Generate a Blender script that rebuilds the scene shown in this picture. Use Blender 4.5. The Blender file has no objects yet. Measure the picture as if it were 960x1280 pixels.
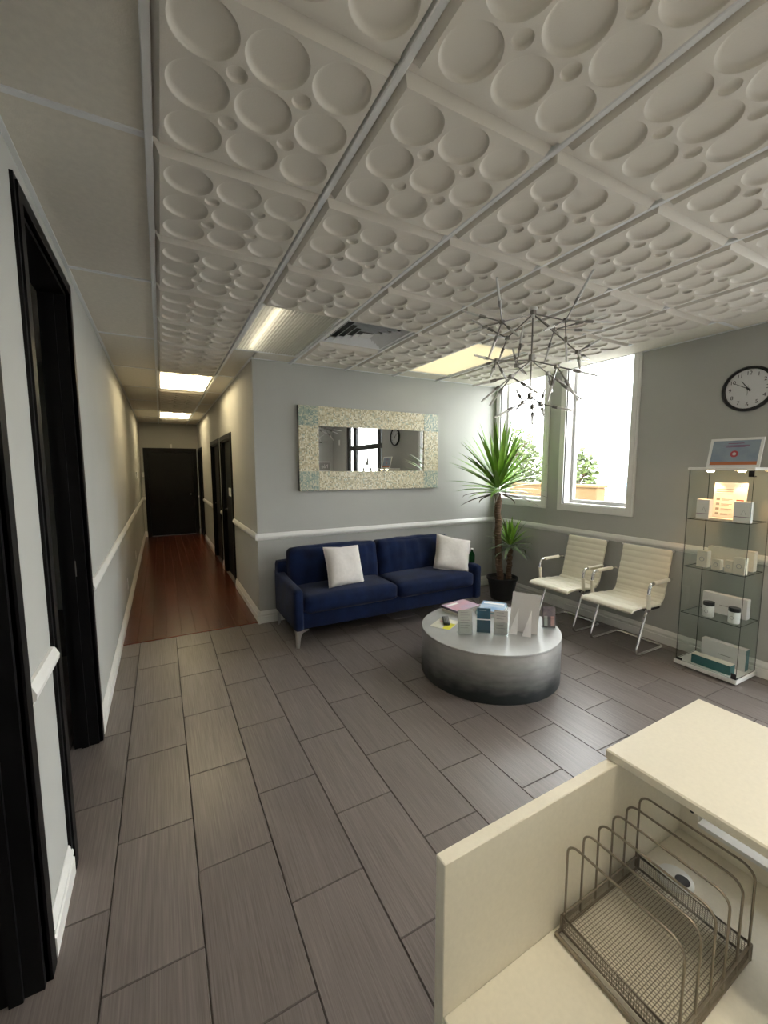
import bpy, bmesh, math, random
from mathutils import Vector, Matrix, noise
random.seed(7)
R = math.radians
C = bpy.context.scene.collection
sc = bpy.context.scene

# ------------------------------------------------------------------ camera
H = 1.624; YAW = 0.4915; PITCH = -0.1041; ROLL = -0.0013; F = 519.82
fw = Vector((math.sin(YAW)*math.cos(PITCH), math.cos(YAW)*math.cos(PITCH), math.sin(PITCH)))
rt0 = Vector((math.cos(YAW), -math.sin(YAW), 0)); up0 = rt0.cross(fw)
rt = rt0*math.cos(ROLL)+up0*math.sin(ROLL); up = -rt0*math.sin(ROLL)+up0*math.cos(ROLL)
cam = bpy.data.cameras.new('camera'); camo = bpy.data.objects.new('camera', cam); C.objects.link(camo)
m4 = Matrix((rt, up, -fw)).transposed().to_4x4(); m4.translation = (0, 0, H); camo.matrix_world = m4
cam.sensor_fit = 'HORIZONTAL'; cam.sensor_width = 36; cam.lens = 36*F/960; cam.clip_start = .05
sc.camera = camo
def pix(px, py, depth):            # pixel + distance along the view axis -> point
    return Vector((0, 0, H)) + (fw + rt*((px-480)/F) + up*((640-py)/F))*depth

# ------------------------------------------------------------------ world, exposure
w = bpy.data.worlds.new('sky'); sc.world = w; w.use_nodes = True
bg = w.node_tree.nodes['Background']; bg.inputs[0].default_value = (.97, .985, 1, 1); bg.inputs[1].default_value = 13.0
sc.view_settings.view_transform = 'Standard'; sc.view_settings.look = 'None'
sc.view_settings.gamma = 1; sc.view_settings.use_curve_mapping = False
sc.view_settings.exposure = 0.2

# ------------------------------------------------------------------ materials
MATS = {}
def mat(name, col, rough=.5, metal=0., var=0., vscale=8., bump=0., bscale=60., stretch=(1,1,1), spec=.5, sheen=0., rnd=0., col2=None, coat=0., emit=None, estr=0.):
    m = bpy.data.materials.new(name); m.use_nodes = True; nt = m.node_tree; N = nt.nodes; L = nt.links
    b = N['Principled BSDF']; b.inputs['Base Color'].default_value = (*col, 1); b.inputs['Roughness'].default_value = rough
    b.inputs['Metallic'].default_value = metal; b.inputs['Specular IOR Level'].default_value = spec
    b.inputs['Sheen Weight'].default_value = sheen; b.inputs['Coat Weight'].default_value = coat
    if emit: b.inputs['Emission Color'].default_value = (*emit, 1); b.inputs['Emission Strength'].default_value = estr
    tc = N.new('ShaderNodeTexCoord'); mp = N.new('ShaderNodeMapping'); mp.inputs['Scale'].default_value = stretch
    L.new(tc.outputs['Object'], mp.inputs['Vector']); vec = mp.outputs['Vector']
    oi = None
    if rnd:
        oi = N.new('ShaderNodeObjectInfo'); ad = N.new('ShaderNodeVectorMath'); ad.operation = 'ADD'
        sc_ = N.new('ShaderNodeMath'); sc_.operation = 'MULTIPLY'; sc_.inputs[1].default_value = 37.
        L.new(oi.outputs['Random'], sc_.inputs[0]); L.new(mp.outputs[0], ad.inputs[0]); L.new(sc_.outputs[0], ad.inputs[1]); vec = ad.outputs[0]
    nz = N.new('ShaderNodeTexNoise'); nz.inputs['Scale'].default_value = vscale; nz.inputs['Detail'].default_value = 6
    L.new(vec, nz.inputs['Vector'])
    c2 = col2 if col2 else tuple(max(0, c*(1-var)) for c in col)
    c1 = col if col2 else tuple(min(1, c*(1+var)) for c in col)
    mx = N.new('ShaderNodeMix'); mx.data_type = 'RGBA'; mx.inputs[6].default_value = (*c2, 1); mx.inputs[7].default_value = (*c1, 1)
    mr = N.new('ShaderNodeMapRange'); mr.inputs[1].default_value = .3; mr.inputs[2].default_value = .7
    L.new(nz.outputs['Fac'], mr.inputs[0]); L.new(mr.outputs[0], mx.inputs[0])
    out = mx.outputs[2]
    if rnd:
        hs = N.new('ShaderNodeHueSaturation'); mr2 = N.new('ShaderNodeMapRange'); mr2.inputs[3].default_value = 1-rnd; mr2.inputs[4].default_value = 1+rnd
        L.new(oi.outputs['Random'], mr2.inputs[0]); L.new(mr2.outputs[0], hs.inputs['Value']); L.new(out, hs.inputs['Color']); out = hs.outputs[0]
    L.new(out, b.inputs['Base Color'])
    if bump:
        n2 = N.new('ShaderNodeTexNoise'); n2.inputs['Scale'].default_value = bscale; n2.inputs['Detail'].default_value = 3
        L.new(vec, n2.inputs['Vector']); bp = N.new('ShaderNodeBump'); bp.inputs['Strength'].default_value = bump; bp.inputs['Distance'].default_value = .003
        L.new(n2.outputs['Fac'], bp.inputs['Height']); L.new(bp.outputs[0], b.inputs['Normal'])
    MATS[name] = m; return m

def glassmat(name, tint, gloss=.05, rough=0.):
    m = bpy.data.materials.new(name); m.use_nodes = True; nt = m.node_tree; N = nt.nodes; L = nt.links; N.clear()
    o = N.new('ShaderNodeOutputMaterial'); t = N.new('ShaderNodeBsdfTransparent'); t.inputs[0].default_value = (*tint, 1)
    g = N.new('ShaderNodeBsdfGlossy'); g.inputs['Roughness'].default_value = rough
    nz = N.new('ShaderNodeTexNoise'); nz.inputs['Scale'].default_value = 3.
    lf = N.new('ShaderNodeLayerWeight'); lf.inputs['Blend'].default_value = .5
    pw_ = N.new('ShaderNodeMath'); pw_.operation = 'POWER'; pw_.inputs[1].default_value = 4.; L.new(lf.outputs['Facing'], pw_.inputs[0])
    lw = N.new('ShaderNodeMath'); lw.operation = 'MULTIPLY_ADD'; lw.inputs[1].default_value = .35; lw.inputs[2].default_value = gloss*.5; L.new(pw_.outputs[0], lw.inputs[0])
    mx = N.new('ShaderNodeMixShader'); L.new(lw.outputs[0], mx.inputs[0]); L.new(t.outputs[0], mx.inputs[1]); L.new(g.outputs[0], mx.inputs[2])
    L.new(mx.outputs[0], o.inputs[0]); MATS[name] = m; return m

WALL = mat('wall_paint', (.47, .47, .445), .75, var=.03, vscale=2, bump=.12, bscale=220)
TRIMM = mat('trim_white', (.83, .82, .79), .35, var=.02)
CEILT = mat('ceiling_tile_white', (.76, .715, .645), .6, var=.02, vscale=3, bump=.10, bscale=260)
CEILP = mat('plain_tile_white', (.78, .74, .66), .85, var=.04, vscale=40, bump=.25, bscale=180)
GRID = mat('grid_metal', (.86, .87, .88), .4, var=.02)
GROUT = mat('grout', (.075, .066, .062), .9, var=.1)
TILE = mat('floor_tile', (.215, .184, .173), .30, vscale=3.2, col2=(.135, .114, .107), stretch=(70, 1.3, 1), bump=.15, bscale=5, rnd=.07, spec=.45)
WOOD = mat('wood_plank', (.125, .030, .014), .24, vscale=3., col2=(.050, .012, .007), stretch=(14, 1.2, 1), rnd=.22, spec=.5)
BLACK = mat('black_paint', (.004, .004, .0045), .5, var=.2, vscale=4, spec=.18)
DARKM = mat('dark_frame', (.03, .028, .026), .4, var=.1)
ALU = mat('alu_frame', (.42, .41, .40), .45, metal=.2, var=.05)
CHROME = mat('chrome', (.85, .85, .86), .08, metal=1., var=.02)
NICKEL = mat('satin_nickel', (.30, .285, .27), .28, metal=1., var=.05)
NAVY = mat('navy_velvet', (.004, .0115, .047), .9, var=.35, vscale=7, bump=.15, bscale=400, sheen=.08, spec=.2)
LINEN = mat('white_linen', (.74, .70, .67), .9, var=.05, vscale=30, bump=.35, bscale=300)
VINYL = mat('cream_vinyl', (.86, .81, .67), .38, var=.03, vscale=6, bump=.06, bscale=200)
BLKPL = mat('black_plastic', (.012, .012, .013), .35, var=.1)
LEAFM = mat('leaf_green', (.27, .45, .06), .42, vscale=4, col2=(.11, .25, .03), stretch=(1, 1, 1), rnd=.35)
LEAF2 = mat('leaf_grey_green', (.22, .30, .16), .5, vscale=4, col2=(.10, .16, .07), rnd=.25)
DRYLEAF = mat('leaf_dry', (.14, .10, .055), .7, vscale=6, col2=(.06, .05, .04))
BARK = mat('bark', (.20, .125, .075), .9, vscale=20, col2=(.07, .042, .028), stretch=(1, 1, 4), bump=.8, bscale=40)
SOIL = mat('soil', (.03, .022, .016), .95, var=.4, vscale=40, bump=.6, bscale=80)
POT = mat('pot_charcoal', (.020, .021, .022), .5, var=.15, vscale=5)
CREAM = mat('laminate_cream', (.84, .79, .675), .45, var=.025, vscale=120, bump=.03, bscale=300)
WIRE = mat('bronze_wire', (.27, .235, .19), .38, metal=.7, var=.12, vscale=30)
PAPER = mat('paper_white', (.82, .80, .78), .7, var=.02)
CARDW = mat('card_white', (.78, .76, .77), .6, var=.02)
CREAMB = mat('box_cream', (.80, .74, .62), .6, var=.02)
TEAL = mat('box_teal', (.035, .14, .15), .45, var=.1)
GREYT = mat('print_grey', (.34, .33, .32), .7, var=.1)
INK = mat('ink_dark', (.045, .045, .05), .6, var=.1)
WHITEP = mat('white_plastic', (.80, .80, .78), .4, var=.02)
GLASS = glassmat('window_glass', (.97, .98, .97))
CGLASS = glassmat('cabinet_glass', (.93, .96, .945), .05)
ACRYL = glassmat('acrylic', (.93, .95, .95))
GEDGE = mat('glass_edge', (.045, .06, .055), .15, var=.1)
BOTTLE = glassmat('bottle_green', (.15, .45, .22))

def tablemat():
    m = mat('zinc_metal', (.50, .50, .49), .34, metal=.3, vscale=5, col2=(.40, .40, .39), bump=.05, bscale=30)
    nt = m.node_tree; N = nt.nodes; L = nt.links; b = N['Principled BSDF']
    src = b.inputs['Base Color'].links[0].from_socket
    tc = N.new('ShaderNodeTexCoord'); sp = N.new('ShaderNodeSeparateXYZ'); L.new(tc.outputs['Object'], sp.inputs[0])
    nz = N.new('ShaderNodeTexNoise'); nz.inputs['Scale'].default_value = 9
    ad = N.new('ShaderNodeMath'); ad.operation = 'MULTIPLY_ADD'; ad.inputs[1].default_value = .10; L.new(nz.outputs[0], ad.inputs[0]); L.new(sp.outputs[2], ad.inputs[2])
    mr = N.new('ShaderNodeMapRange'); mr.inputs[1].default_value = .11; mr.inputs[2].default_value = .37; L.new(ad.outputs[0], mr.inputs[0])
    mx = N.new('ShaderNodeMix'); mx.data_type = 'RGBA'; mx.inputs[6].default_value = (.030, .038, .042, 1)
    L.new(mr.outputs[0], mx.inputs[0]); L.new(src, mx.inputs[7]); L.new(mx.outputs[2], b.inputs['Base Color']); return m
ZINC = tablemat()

def mosaic(name, stops):
    m = bpy.data.materials.new(name); m.use_nodes = True; nt = m.node_tree; N = nt.nodes; L = nt.links; b = N['Principled BSDF']
    b.inputs['Roughness'].default_value = .28
    tc = N.new('ShaderNodeTexCoord'); mp = N.new('ShaderNodeMapping'); mp.inputs['Scale'].default_value = (75, 75, 75)
    L.new(tc.outputs['Object'], mp.inputs[0])
    fl = N.new('ShaderNodeVectorMath'); fl.operation = 'FLOOR'; L.new(mp.outputs[0], fl.inputs[0])
    wn = N.new('ShaderNodeTexWhiteNoise'); L.new(fl.outputs[0], wn.inputs[0])
    cr = N.new('ShaderNodeValToRGB'); cr.color_ramp.interpolation = 'CONSTANT'
    while len(cr.color_ramp.elements) < len(stops): cr.color_ramp.elements.new(.5)
    for e, (p, c) in zip(cr.color_ramp.elements, stops): e.position = p; e.color = (*c, 1)
    L.new(wn.outputs[0], cr.inputs[0]); L.new(cr.outputs[0], b.inputs['Base Color'])
    bp = N.new('ShaderNodeBump'); bp.inputs['Strength'].default_value = .5; bp.inputs['Distance'].default_value = .002
    L.new(wn.outputs[0], bp.inputs['Height']); L.new(bp.outputs[0], b.inputs['Normal']); MATS[name] = m; return m
MOS = mosaic('mosaic_cream', [(0, (.62, .54, .35)), (.25, (.72, .66, .48)), (.5, (.50, .45, .30)), (.68, (.80, .76, .62)), (.86, (.36, .33, .22)), (.94, (.44, .48, .38))])
MOST = mosaic('mosaic_teal', [(0, (.42, .46, .36)), (.25, (.34, .41, .35)), (.5, (.58, .57, .43)), (.7, (.25, .33, .29)), (.88, (.64, .61, .46))])
MIRROR = mat('mirror_silver', (.80, .81, .81), .01, metal=1.)

def emis(name, col, s):
    m = mat(name, col, .5, emit=col, estr=s); return m
TUBE_H = emis('tube_hall', (1, .85, .56), 48)
TUBE_R = emis('tube_room', (1, .92, .72), 2.2)
TUBE_D = emis('tube_dim', (1, .91, .68), 1.35)
TUBE_C = emis('tube_desk', (1, .93, .78), 88)
TUBE_OFF = mat('tube_off', (.8, .8, .76), .4)
LEDW = emis('led_warm', (1, .72, .38), 40)
def lensmat(name, tint, fac):
    m = bpy.data.materials.new(name); m.use_nodes = True; nt = m.node_tree; N = nt.nodes; L = nt.links; N.clear()
    o = N.new('ShaderNodeOutputMaterial'); t = N.new('ShaderNodeBsdfTransparent'); t.inputs[0].default_value = (*tint, 1)
    d = N.new('ShaderNodeBsdfTranslucent'); d.inputs[0].default_value = (*tint, 1)
    g = N.new('ShaderNodeBsdfPrincipled'); g.inputs['Base Color'].default_value = (*tint, 1); g.inputs['Roughness'].default_value = .25
    nz = N.new('ShaderNodeTexNoise'); nz.inputs['Scale'].default_value = 5
    a = N.new('ShaderNodeMixShader'); a.inputs[0].default_value = fac; L.new(t.outputs[0], a.inputs[1]); L.new(d.outputs[0], a.inputs[2])
    b = N.new('ShaderNodeMixShader'); b.inputs[0].default_value = .25; L.new(a.outputs[0], b.inputs[1]); L.new(g.outputs[0], b.inputs[2])
    L.new(b.outputs[0], o.inputs[0]); MATS[name] = m; return m
LENS = lensmat('prismatic_lens', (.92, .90, .84), .7)
LENSF = lensmat('frosted_lens', (.95, .92, .80), 1.0)
LENSH = lensmat('clear_ribbed_lens', (.92, .90, .84), .3)

# ------------------------------------------------------------------ mesh helpers
class MB:
    def __init__(s): s.v = []; s.f = []; s.m = []
    def add(s, vs, fs, mi=0):
        o = len(s.v); s.v += [tuple(p) for p in vs]
        for q in fs: s.f.append(tuple(i+o for i in q)); s.m.append(mi)
        return s
    def box(s, x0, y0, z0, x1, y1, z1, mi=0):
        x0, x1 = sorted((x0, x1)); y0, y1 = sorted((y0, y1)); z0, z1 = sorted((z0, z1))
        return s.add([(x0,y0,z0),(x1,y0,z0),(x1,y1,z0),(x0,y1,z0),(x0,y0,z1),(x1,y0,z1),(x1,y1,z1),(x0,y1,z1)],
                     [(0,3,2,1),(4,5,6,7),(0,1,5,4),(1,2,6,5),(2,3,7,6),(3,0,4,7)], mi)
    def rbox(s, x0, y0, z0, x1, y1, z1, r=.01, n=2, mi=0, mtx=None):
        bm = bmesh.new(); bmesh.ops.create_cube(bm, size=1)
        for v in bm.verts: v.co = Vector(((x0+x1)/2+v.co.x*(x1-x0), (y0+y1)/2+v.co.y*(y1-y0), (z0+z1)/2+v.co.z*(z1-z0)))
        r = min(r, abs(x1-x0)*.49, abs(y1-y0)*.49, abs(z1-z0)*.49)
        bmesh.ops.bevel(bm, geom=bm.edges[:], offset=r, segments=n, profile=.5, affect='EDGES')
        if mtx: bm.transform(mtx)
        return s.bm(bm, mi)
    def bm(s, bm, mi=0):
        bm.verts.index_update(); s.add([v.co[:] for v in bm.verts], [[v.index for v in f.verts] for f in bm.faces], mi); bm.free(); return s
    def tube(s, path, r, n=8, closed=False, mi=0, r1=None):
        P = [Vector(p) for p in path]; k = len(P); vs = []; fs = []
        t0 = (P[1]-P[0]).normalized(); a = Vector((0,0,1)) if abs(t0.z) < .9 else Vector((1,0,0)); u = t0.cross(a).normalized()
        for i, p in enumerate(P):
            if closed: t = (P[(i+1)%k]-P[i-1])
            else: t = P[min(i+1,k-1)]-P[max(i-1,0)]
            t.normalize(); u = (u-t*u.dot(t)); u = u.normalized() if u.length > 1e-6 else t.orthogonal().normalized(); b = t.cross(u)
            rr = r if r1 is None else r+(r1-r)*i/(k-1)
            for j in range(n): q = 2*math.pi*j/n; vs.append(p+u*(rr*math.cos(q))+b*(rr*math.sin(q)))
        for i in range(k if closed else k-1):
            for j in range(n): fs.append((i*n+j, i*n+(j+1)%n, ((i+1)%k)*n+(j+1)%n, ((i+1)%k)*n+j))
        if not closed: fs += [tuple(range(n))[::-1], tuple(range((k-1)*n, k*n))]
        return s.add(vs, fs, mi)
    def lathe(s, prof, n=32, c=(0,0,0), mi=0):
        vs = []; fs = []; k = len(prof)
        for (r, z) in prof:
            for j in range(n): q = 2*math.pi*j/n; vs.append((c[0]+r*math.cos(q), c[1]+r*math.sin(q), c[2]+z))
        for i in range(k-1):
            for j in range(n): fs.append((i*n+j, i*n+(j+1)%n, (i+1)*n+(j+1)%n, (i+1)*n+j))
        if prof[0][0] > 1e-5: fs.append(tuple(range(n))[::-1])
        if prof[-1][0] > 1e-5: fs.append(tuple(range((k-1)*n, k*n)))
        return s.add(vs, fs, mi)
    def prism(s, prof, p0, p1, nrm, mi=0):      # prof (d,z) swept from p0 to p1 along the wall, d along nrm
        k = len(prof); vs = []
        for p in (p0, p1):
            for d, z in prof: vs.append((p[0]+nrm[0]*d, p[1]+nrm[1]*d, z))
        fs = [(i, (i+1)%k, k+(i+1)%k, k+i) for i in range(k)]+[tuple(range(k))[::-1], tuple(range(k, 2*k))]
        return s.add(vs, fs, mi)
    def extrude(s, poly, t, axis='z', mi=0):     # 2-D polygon extruded by t
        k = len(poly); f = {'z': lambda a, b, c: (a, b, c), 'y': lambda a, b, c: (a, c, b), 'x': lambda a, b, c: (c, a, b)}[axis]
        vs = [f(a, b, 0) for a, b in poly]+[f(a, b, t) for a, b in poly]
        return s.add(vs, [(i, (i+1)%k, k+(i+1)%k, k+i) for i in range(k)]+[tuple(range(k))[::-1], tuple(range(k, 2*k))], mi)
    def mesh(s, name, mats, smooth=None):
        me = bpy.data.meshes.new(name); me.from_pydata(s.v, [], s.f)
        for m in (mats if isinstance(mats, (list, tuple)) else [mats]): me.materials.append(m)
        me.polygons.foreach_set('material_index', s.m)
        bm = bmesh.new(); bm.from_mesh(me); bmesh.ops.recalc_face_normals(bm, faces=bm.faces[:]); bm.to_mesh(me); bm.free()
        if smooth:
            me.polygons.foreach_set('use_smooth', [True]*len(me.polygons))
            if smooth < 180: me.set_sharp_from_angle(angle=R(smooth))
        me.update(); return me
    def build(s, name, mats, parent=None, smooth=None, loc=None, kind=None):
        o = bpy.data.objects.new(name, s.mesh(name, mats, smooth)); C.objects.link(o)
        if parent: o.parent = parent
        if loc: o.location = loc
        if kind: o['kind'] = kind
        return o
def inst(name, me, parent, loc=(0,0,0), rz=0):
    o = bpy.data.objects.new(name, me); C.objects.link(o); o.parent = parent; o.location = loc
    if rz: o.rotation_euler.z = rz
    return o
def tag(o, label, cat, group=None):
    o['label'] = label; o['category'] = cat
    if group: o['group'] = group
    return o
def thing(name, label, cat, loc=(0,0,0), rz=0, group=None):
    o = bpy.data.objects.new(name, None); C.objects.link(o); o.location = loc; o.rotation_euler = (0,0,rz); o.empty_display_size = .05
    return tag(o, label, cat, group)
def orient(o, loc, xa, ya):
    xa = Vector(xa).normalized(); ya = Vector(ya).normalized(); za = xa.cross(ya)
    m = Matrix((xa, ya, za)).transposed().to_4x4(); m.translation = loc; o.matrix_world = m; return o
def copy_tree(o, parent=None):
    c = o.copy(); C.objects.link(c)
    if parent: c.parent = parent
    for ch in [x for x in C.objects if x.parent == o]: copy_tree(ch, c)
    return c
def struct(o): o['kind'] = 'structure'; return o
def text(name, s, size, m, parent, loc=(0,0,0), ex=.0006, align='CENTER'):
    cu = bpy.data.curves.new(name, 'FONT'); cu.body = s; cu.size = size; cu.align_x = align; cu.align_y = 'CENTER'; cu.extrude = ex
    t = bpy.data.objects.new(name, cu); C.objects.link(t); bpy.context.view_layer.update()
    me = bpy.data.meshes.new_from_object(t.evaluated_get(bpy.context.evaluated_depsgraph_get())); bpy.data.objects.remove(t)
    me.materials.clear(); me.materials.append(m)
    o = bpy.data.objects.new(name, me); C.objects.link(o); o.parent = parent; o.location = loc; return o

# ------------------------------------------------------------------ setting
XL, XW, YS, XR, YE, YF, ZC = -.40, 4.06, 4.363, .852, 11.4, -1.8, 2.709
TOP = 2.78
def wall(name, axis, c0, c1, u0, u1, ops, z1=TOP):
    mb = MB(); ops = sorted(ops); u = u0
    def bx(a, b, za, zb):
        if b-a < 1e-4 or zb-za < 1e-4: return
        mb.box(c0, a, za, c1, b, zb) if axis == 'y' else mb.box(a, c0, za, b, c1, zb)
    for a, b, za, zb in ops: bx(u, a, 0, z1); bx(a, b, 0, za); bx(a, b, zb, z1); u = b
    bx(u, u1, 0, z1)
    return struct(mb.build(name, WALL))
W1, W2 = (3.53, 4.26), (2.485, 3.225); WZ = 1.22
wall('wall_left', 'y', XL-.12, XL, YF, YE, [(.62, 1.53, 0, 2.56), (2.0, 2.865, 0, 2.56)])
wall('wall_far', 'x', YS, YS+.12, XR, XW, [])
wall('wall_right', 'y', XW, XW+.16, YF-.12, YS+.12, [(*W1, WZ, 3.0), (*W2, WZ, 3.0), (-.90, 1.02, 0, 2.66)], 3.1)
wall('wall_hall_right', 'y', XR, XR+.12, YS+.12, YE, [(5.95, 6.93, 0, 2.04), (7.27, 8.29, 0, 2.04), (10.36, 11.3, 0, 2.04)])
wall('wall_hall_end', 'x', YE, YE+.12, XL-.12, XR+.12, [(-.27, .745, 0, 2.05)])
wall('wall_front', 'x', YF-.12, YF, XL-.12, XW, [])
struct(MB().box(XL-.2, YE+.12, 0, XR+.2, YE+.2, TOP).build('hall_end_light_block', WALL))  # unseen backing, added to stop daylight leaking around the end door
# unlit rooms behind the doors
mb = MB(); mb.box(-2.2, YF, 0, -2.08, 6, TOP).box(-2.08, 5.9, 0, XL-.12, 6, TOP).box(-2.2, YF-.12, 0, XL-.12, YF, TOP)
struct(mb.build('wall_side_room', WALL))
mb = MB(); mb.box(2.2, YS+.12, 0, 2.3, YE, TOP).box(XR+.12, YE, 0, 2.3, YE+.12, TOP).box(XR+.12, 9.1, 0, 2.2, 9.2, TOP)
struct(mb.build('wall_hall_rooms', WALL))

# floor: grout bed with single tiles, hall with single planks
TW = .2984
mb = MB(); mb.box(-2.08, YF, -.12, XW, 4.40, -.004)
floor = struct(mb.build('floor', GROUT))
def tile_mesh(x0, y0, x1, y1):
    g = .0022; mb = MB(); e = .0015
    a, b, c, d = x0+g, y0+g, x1-g, y1-g
    return mb.add([(a,b,-.004),(c,b,-.004),(c,d,-.004),(a,d,-.004),(a+e,b+e,0),(c-e,b+e,0),(c-e,d-e,0),(a+e,d-e,0)],
                  [(4,5,6,7),(0,1,5,4),(1,2,6,5),(2,3,7,6),(3,0,4,7)])
full = tile_mesh(0, 0, TW, 2*TW).mesh('floor_tile', TILE)
for c in range(-5, 15):
    x0 = -.244+c*TW; off = 1.40 if c % 2 == 0 else 1.70
    for k in range(-7, 7):
        y0 = off+k*2*TW; y1 = y0+2*TW; lim = YF if True else 0
        if x0 < -.45 and (y0 < .3 or y0 > 4.3): continue
        a, b, x1 = max(y0, YF), min(y1, 4.392), min(x0+TW, XW)
        if b-a < .02 or x1-x0 < .01: continue
        if b-a > 2*TW-1e-4 and x1-x0 > TW-1e-4: inst('floor_tile', full, floor, (x0, y0, 0))
        else: inst('floor_tile', tile_mesh(0, 0, x1-x0, b-a).mesh('floor_tile_cut', TILE), floor, (x0, a, 0))
mb = MB(); mb.box(XL-1.68, 4.40, -.12, 2.2, YE+.1, -.003); fh = struct(mb.build('floor_hall', GROUT))
PWID, PLEN = .127, 1.21
cache = {}
for i in range(10):
    x0 = XL+i*PWID; x1 = min(x0+PWID, XR); y = 4.415-random.random()*PLEN
    while y < YE:
        a, b = max(y, 4.415), min(y+PLEN, YE); y += PLEN
        if b-a < .03: continue
        key = (round(x1-x0, 3), round(b-a, 3)); g = .0008; e = .0012
        if key not in cache:
            X, Y = key
            cache[key] = MB().add([(g,g,-.003),(X-g,g,-.003),(X-g,Y-g,-.003),(g,Y-g,-.003),(g+e,g+e,0),(X-g-e,g+e,0),(X-g-e,Y-g-e,0),(g+e,Y-g-e,0)],
                                  [(4,5,6,7),(0,1,5,4),(1,2,6,5),(2,3,7,6),(3,0,4,7)]).mesh('plank', WOOD)
        inst('plank', cache[key], fh, (x0, a, 0))
struct(MB().prism([(0,0),(0,.004),(.006,.007),(.028,.007),(.034,.004),(.034,0)], (XL, 4.387), (XR, 4.387), (0, 1)).build('trim_1', WOOD))

# ceiling
ceil_ = struct(MB().box(-2.2, YF-.12, TOP, XW, YE+.2, TOP+.1).build('ceiling', CEILP))
T = .6096; GX = .021; GY = 1.0635
def bubble_mesh():
    bm = bmesh.new(); ins, sl, dp = .013, .018, .028; a = T/2-ins; b = a-sl
    def ring(pts): return [bm.verts.new(p) for p in pts]
    top = ring([(-a,-a,.004),(a,-a,.004),(a,a,.004),(-a,a,.004)]); bot = ring([(-b,-b,-dp),(b,-b,-dp),(b,b,-dp),(-b,b,-dp)])
    for i in range(4): bm.faces.new((top[i], top[(i+1)%4], bot[(i+1)%4], bot[i]))
    edges = [bm.edges.get((bot[i], bot[(i+1)%4])) for i in range(4)]
    pit = .179; discs = [(i*pit, j*pit, .0835, .0145, 36) for i in (-1,0,1) for j in (-1,0,1)]+[(i*pit/2, j*pit/2, .0285, .011, 20) for i in (-1,1) for j in (-1,1)]
    for cx, cy, r, d, n in discs:
        prev = None
        for q, (rr, zz) in enumerate([(1,0),(.975,.36),(.94,.64),(.895,.84),(.84,.95),(.77,1.)]+([(.0,1.)] if False else [])):
            rg = ring([(cx+r*rr*math.cos(2*math.pi*k/n), cy+r*rr*math.sin(2*math.pi*k/n), -dp+d*zz) for k in range(n)])
            if prev:
                for k in range(n): f = bm.faces.new((prev[k], prev[(k+1)%n], rg[(k+1)%n], rg[k])); f.smooth = True
            else: edges += [bm.edges.new((rg[k], rg[(k+1)%n])) for k in range(n)]
            prev = rg
        f = bm.faces.new(prev); f.smooth = True
    bmesh.ops.triangle_fill(bm, use_beauty=True, use_dissolve=False, edges=edges)
    bmesh.ops.recalc_face_normals(bm, faces=bm.faces[:])
    me = bpy.data.meshes.new('bubble_tile'); bm.to_mesh(me); bm.free(); me.materials.append(CEILT)
    return me
BT = bubble_mesh()
skip = {(1,3),(1,4),(2,3),(4,3),(4,4),(1,-3),(1,-2)}
cells = [(k, j) for k in range(6) for j in range(-5, 5) if (k, j) not in skip]+[(0, j) for j in range(5, 16) if j not in (7, 8, 13, 14)]
for k, j in cells:
    y0 = GY+j*T
    if y0 < YF-.25: continue
    inst('ceiling_tile', BT, ceil_, (GX+(k+.5)*T, y0+T/2, ZC))
def plain(x0, y0, x1, y1):
    g = .006; o = MB().rbox(0, 0, 0, x1-x0-2*g, y1-y0-2*g, .018, .004, 1).build('ceiling_tile', CEILP, ceil_, loc=(x0+g, y0+g, ZC+.004))
for j in range(-5, 17, 2): plain(XL, max(YF, GY+j*T), GX, min(YE, GY+(j+2)*T))
for k in range(1, 6): plain(GX+k*T if k > 1 else XR-.0, GY+5*T, min(GX+(k+1)*T, XW), YS)
for j in range(-5, 5, 2): plain(GX+6*T, max(YF, GY+j*T), XW, GY+(j+2)*T)
plain(GX+6*T, GY+5*T, XW, YS)
for j in range(5, 17, 2): plain(GX+T, GY+j*T, XR, min(YE, GY+(j+2)*T))
plain(GX, GY+16*T, GX+T, YE)
def bar(x0, y0, x1, y1, m=None): MB().box(x0, y0, ZC-.002, x1, y1, ZC+.03).build('grid_bar', m or GRID, ceil_)
for k in range(0, 7): MB().rbox(GX+k*T-.0122, YF, ZC-.016, GX+k*T+.0122, YE if k < 2 else YS, ZC+.03, .003, 1).build('grid_bar', GRID, ceil_)
for j in range(-4, 17):
    y = GY+j*T
    for k in range(6 if j <= 5 else 1):
        if j == 4 and k in (1, 4) or j == -2 and k == 1 or k == 0 and j in (8, 14): continue
        bar(GX+k*T+.0125, y-.011, GX+(k+1)*T-.0125, y+.011, CEILT)
    if j % 2: bar(XL, y-.012, GX-.0125, y+.012); bar((GX+6*T if j < 5 else GX+T)+.0125, y-.012, XW if j < 5 else XR, y+.012)
# thin wall angle where ceiling meets wall
for p0, p1, n in [((XL,YF),(XL,YE),(1,0)),((XR,YS),(XR,YE),(-1,0)),((XR,YS),(XW,YS),(0,-1)),((XW,YF),(XW,YS),(-1,0)),((XL,YE),(XR,YE),(0,-1))]:
    MB().prism([(0,ZC-.002),(.02,ZC-.002),(.02,ZC+.002),(0,ZC+.02)], p0, p1, n).build('wall_angle', GRID, ceil_)

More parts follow.
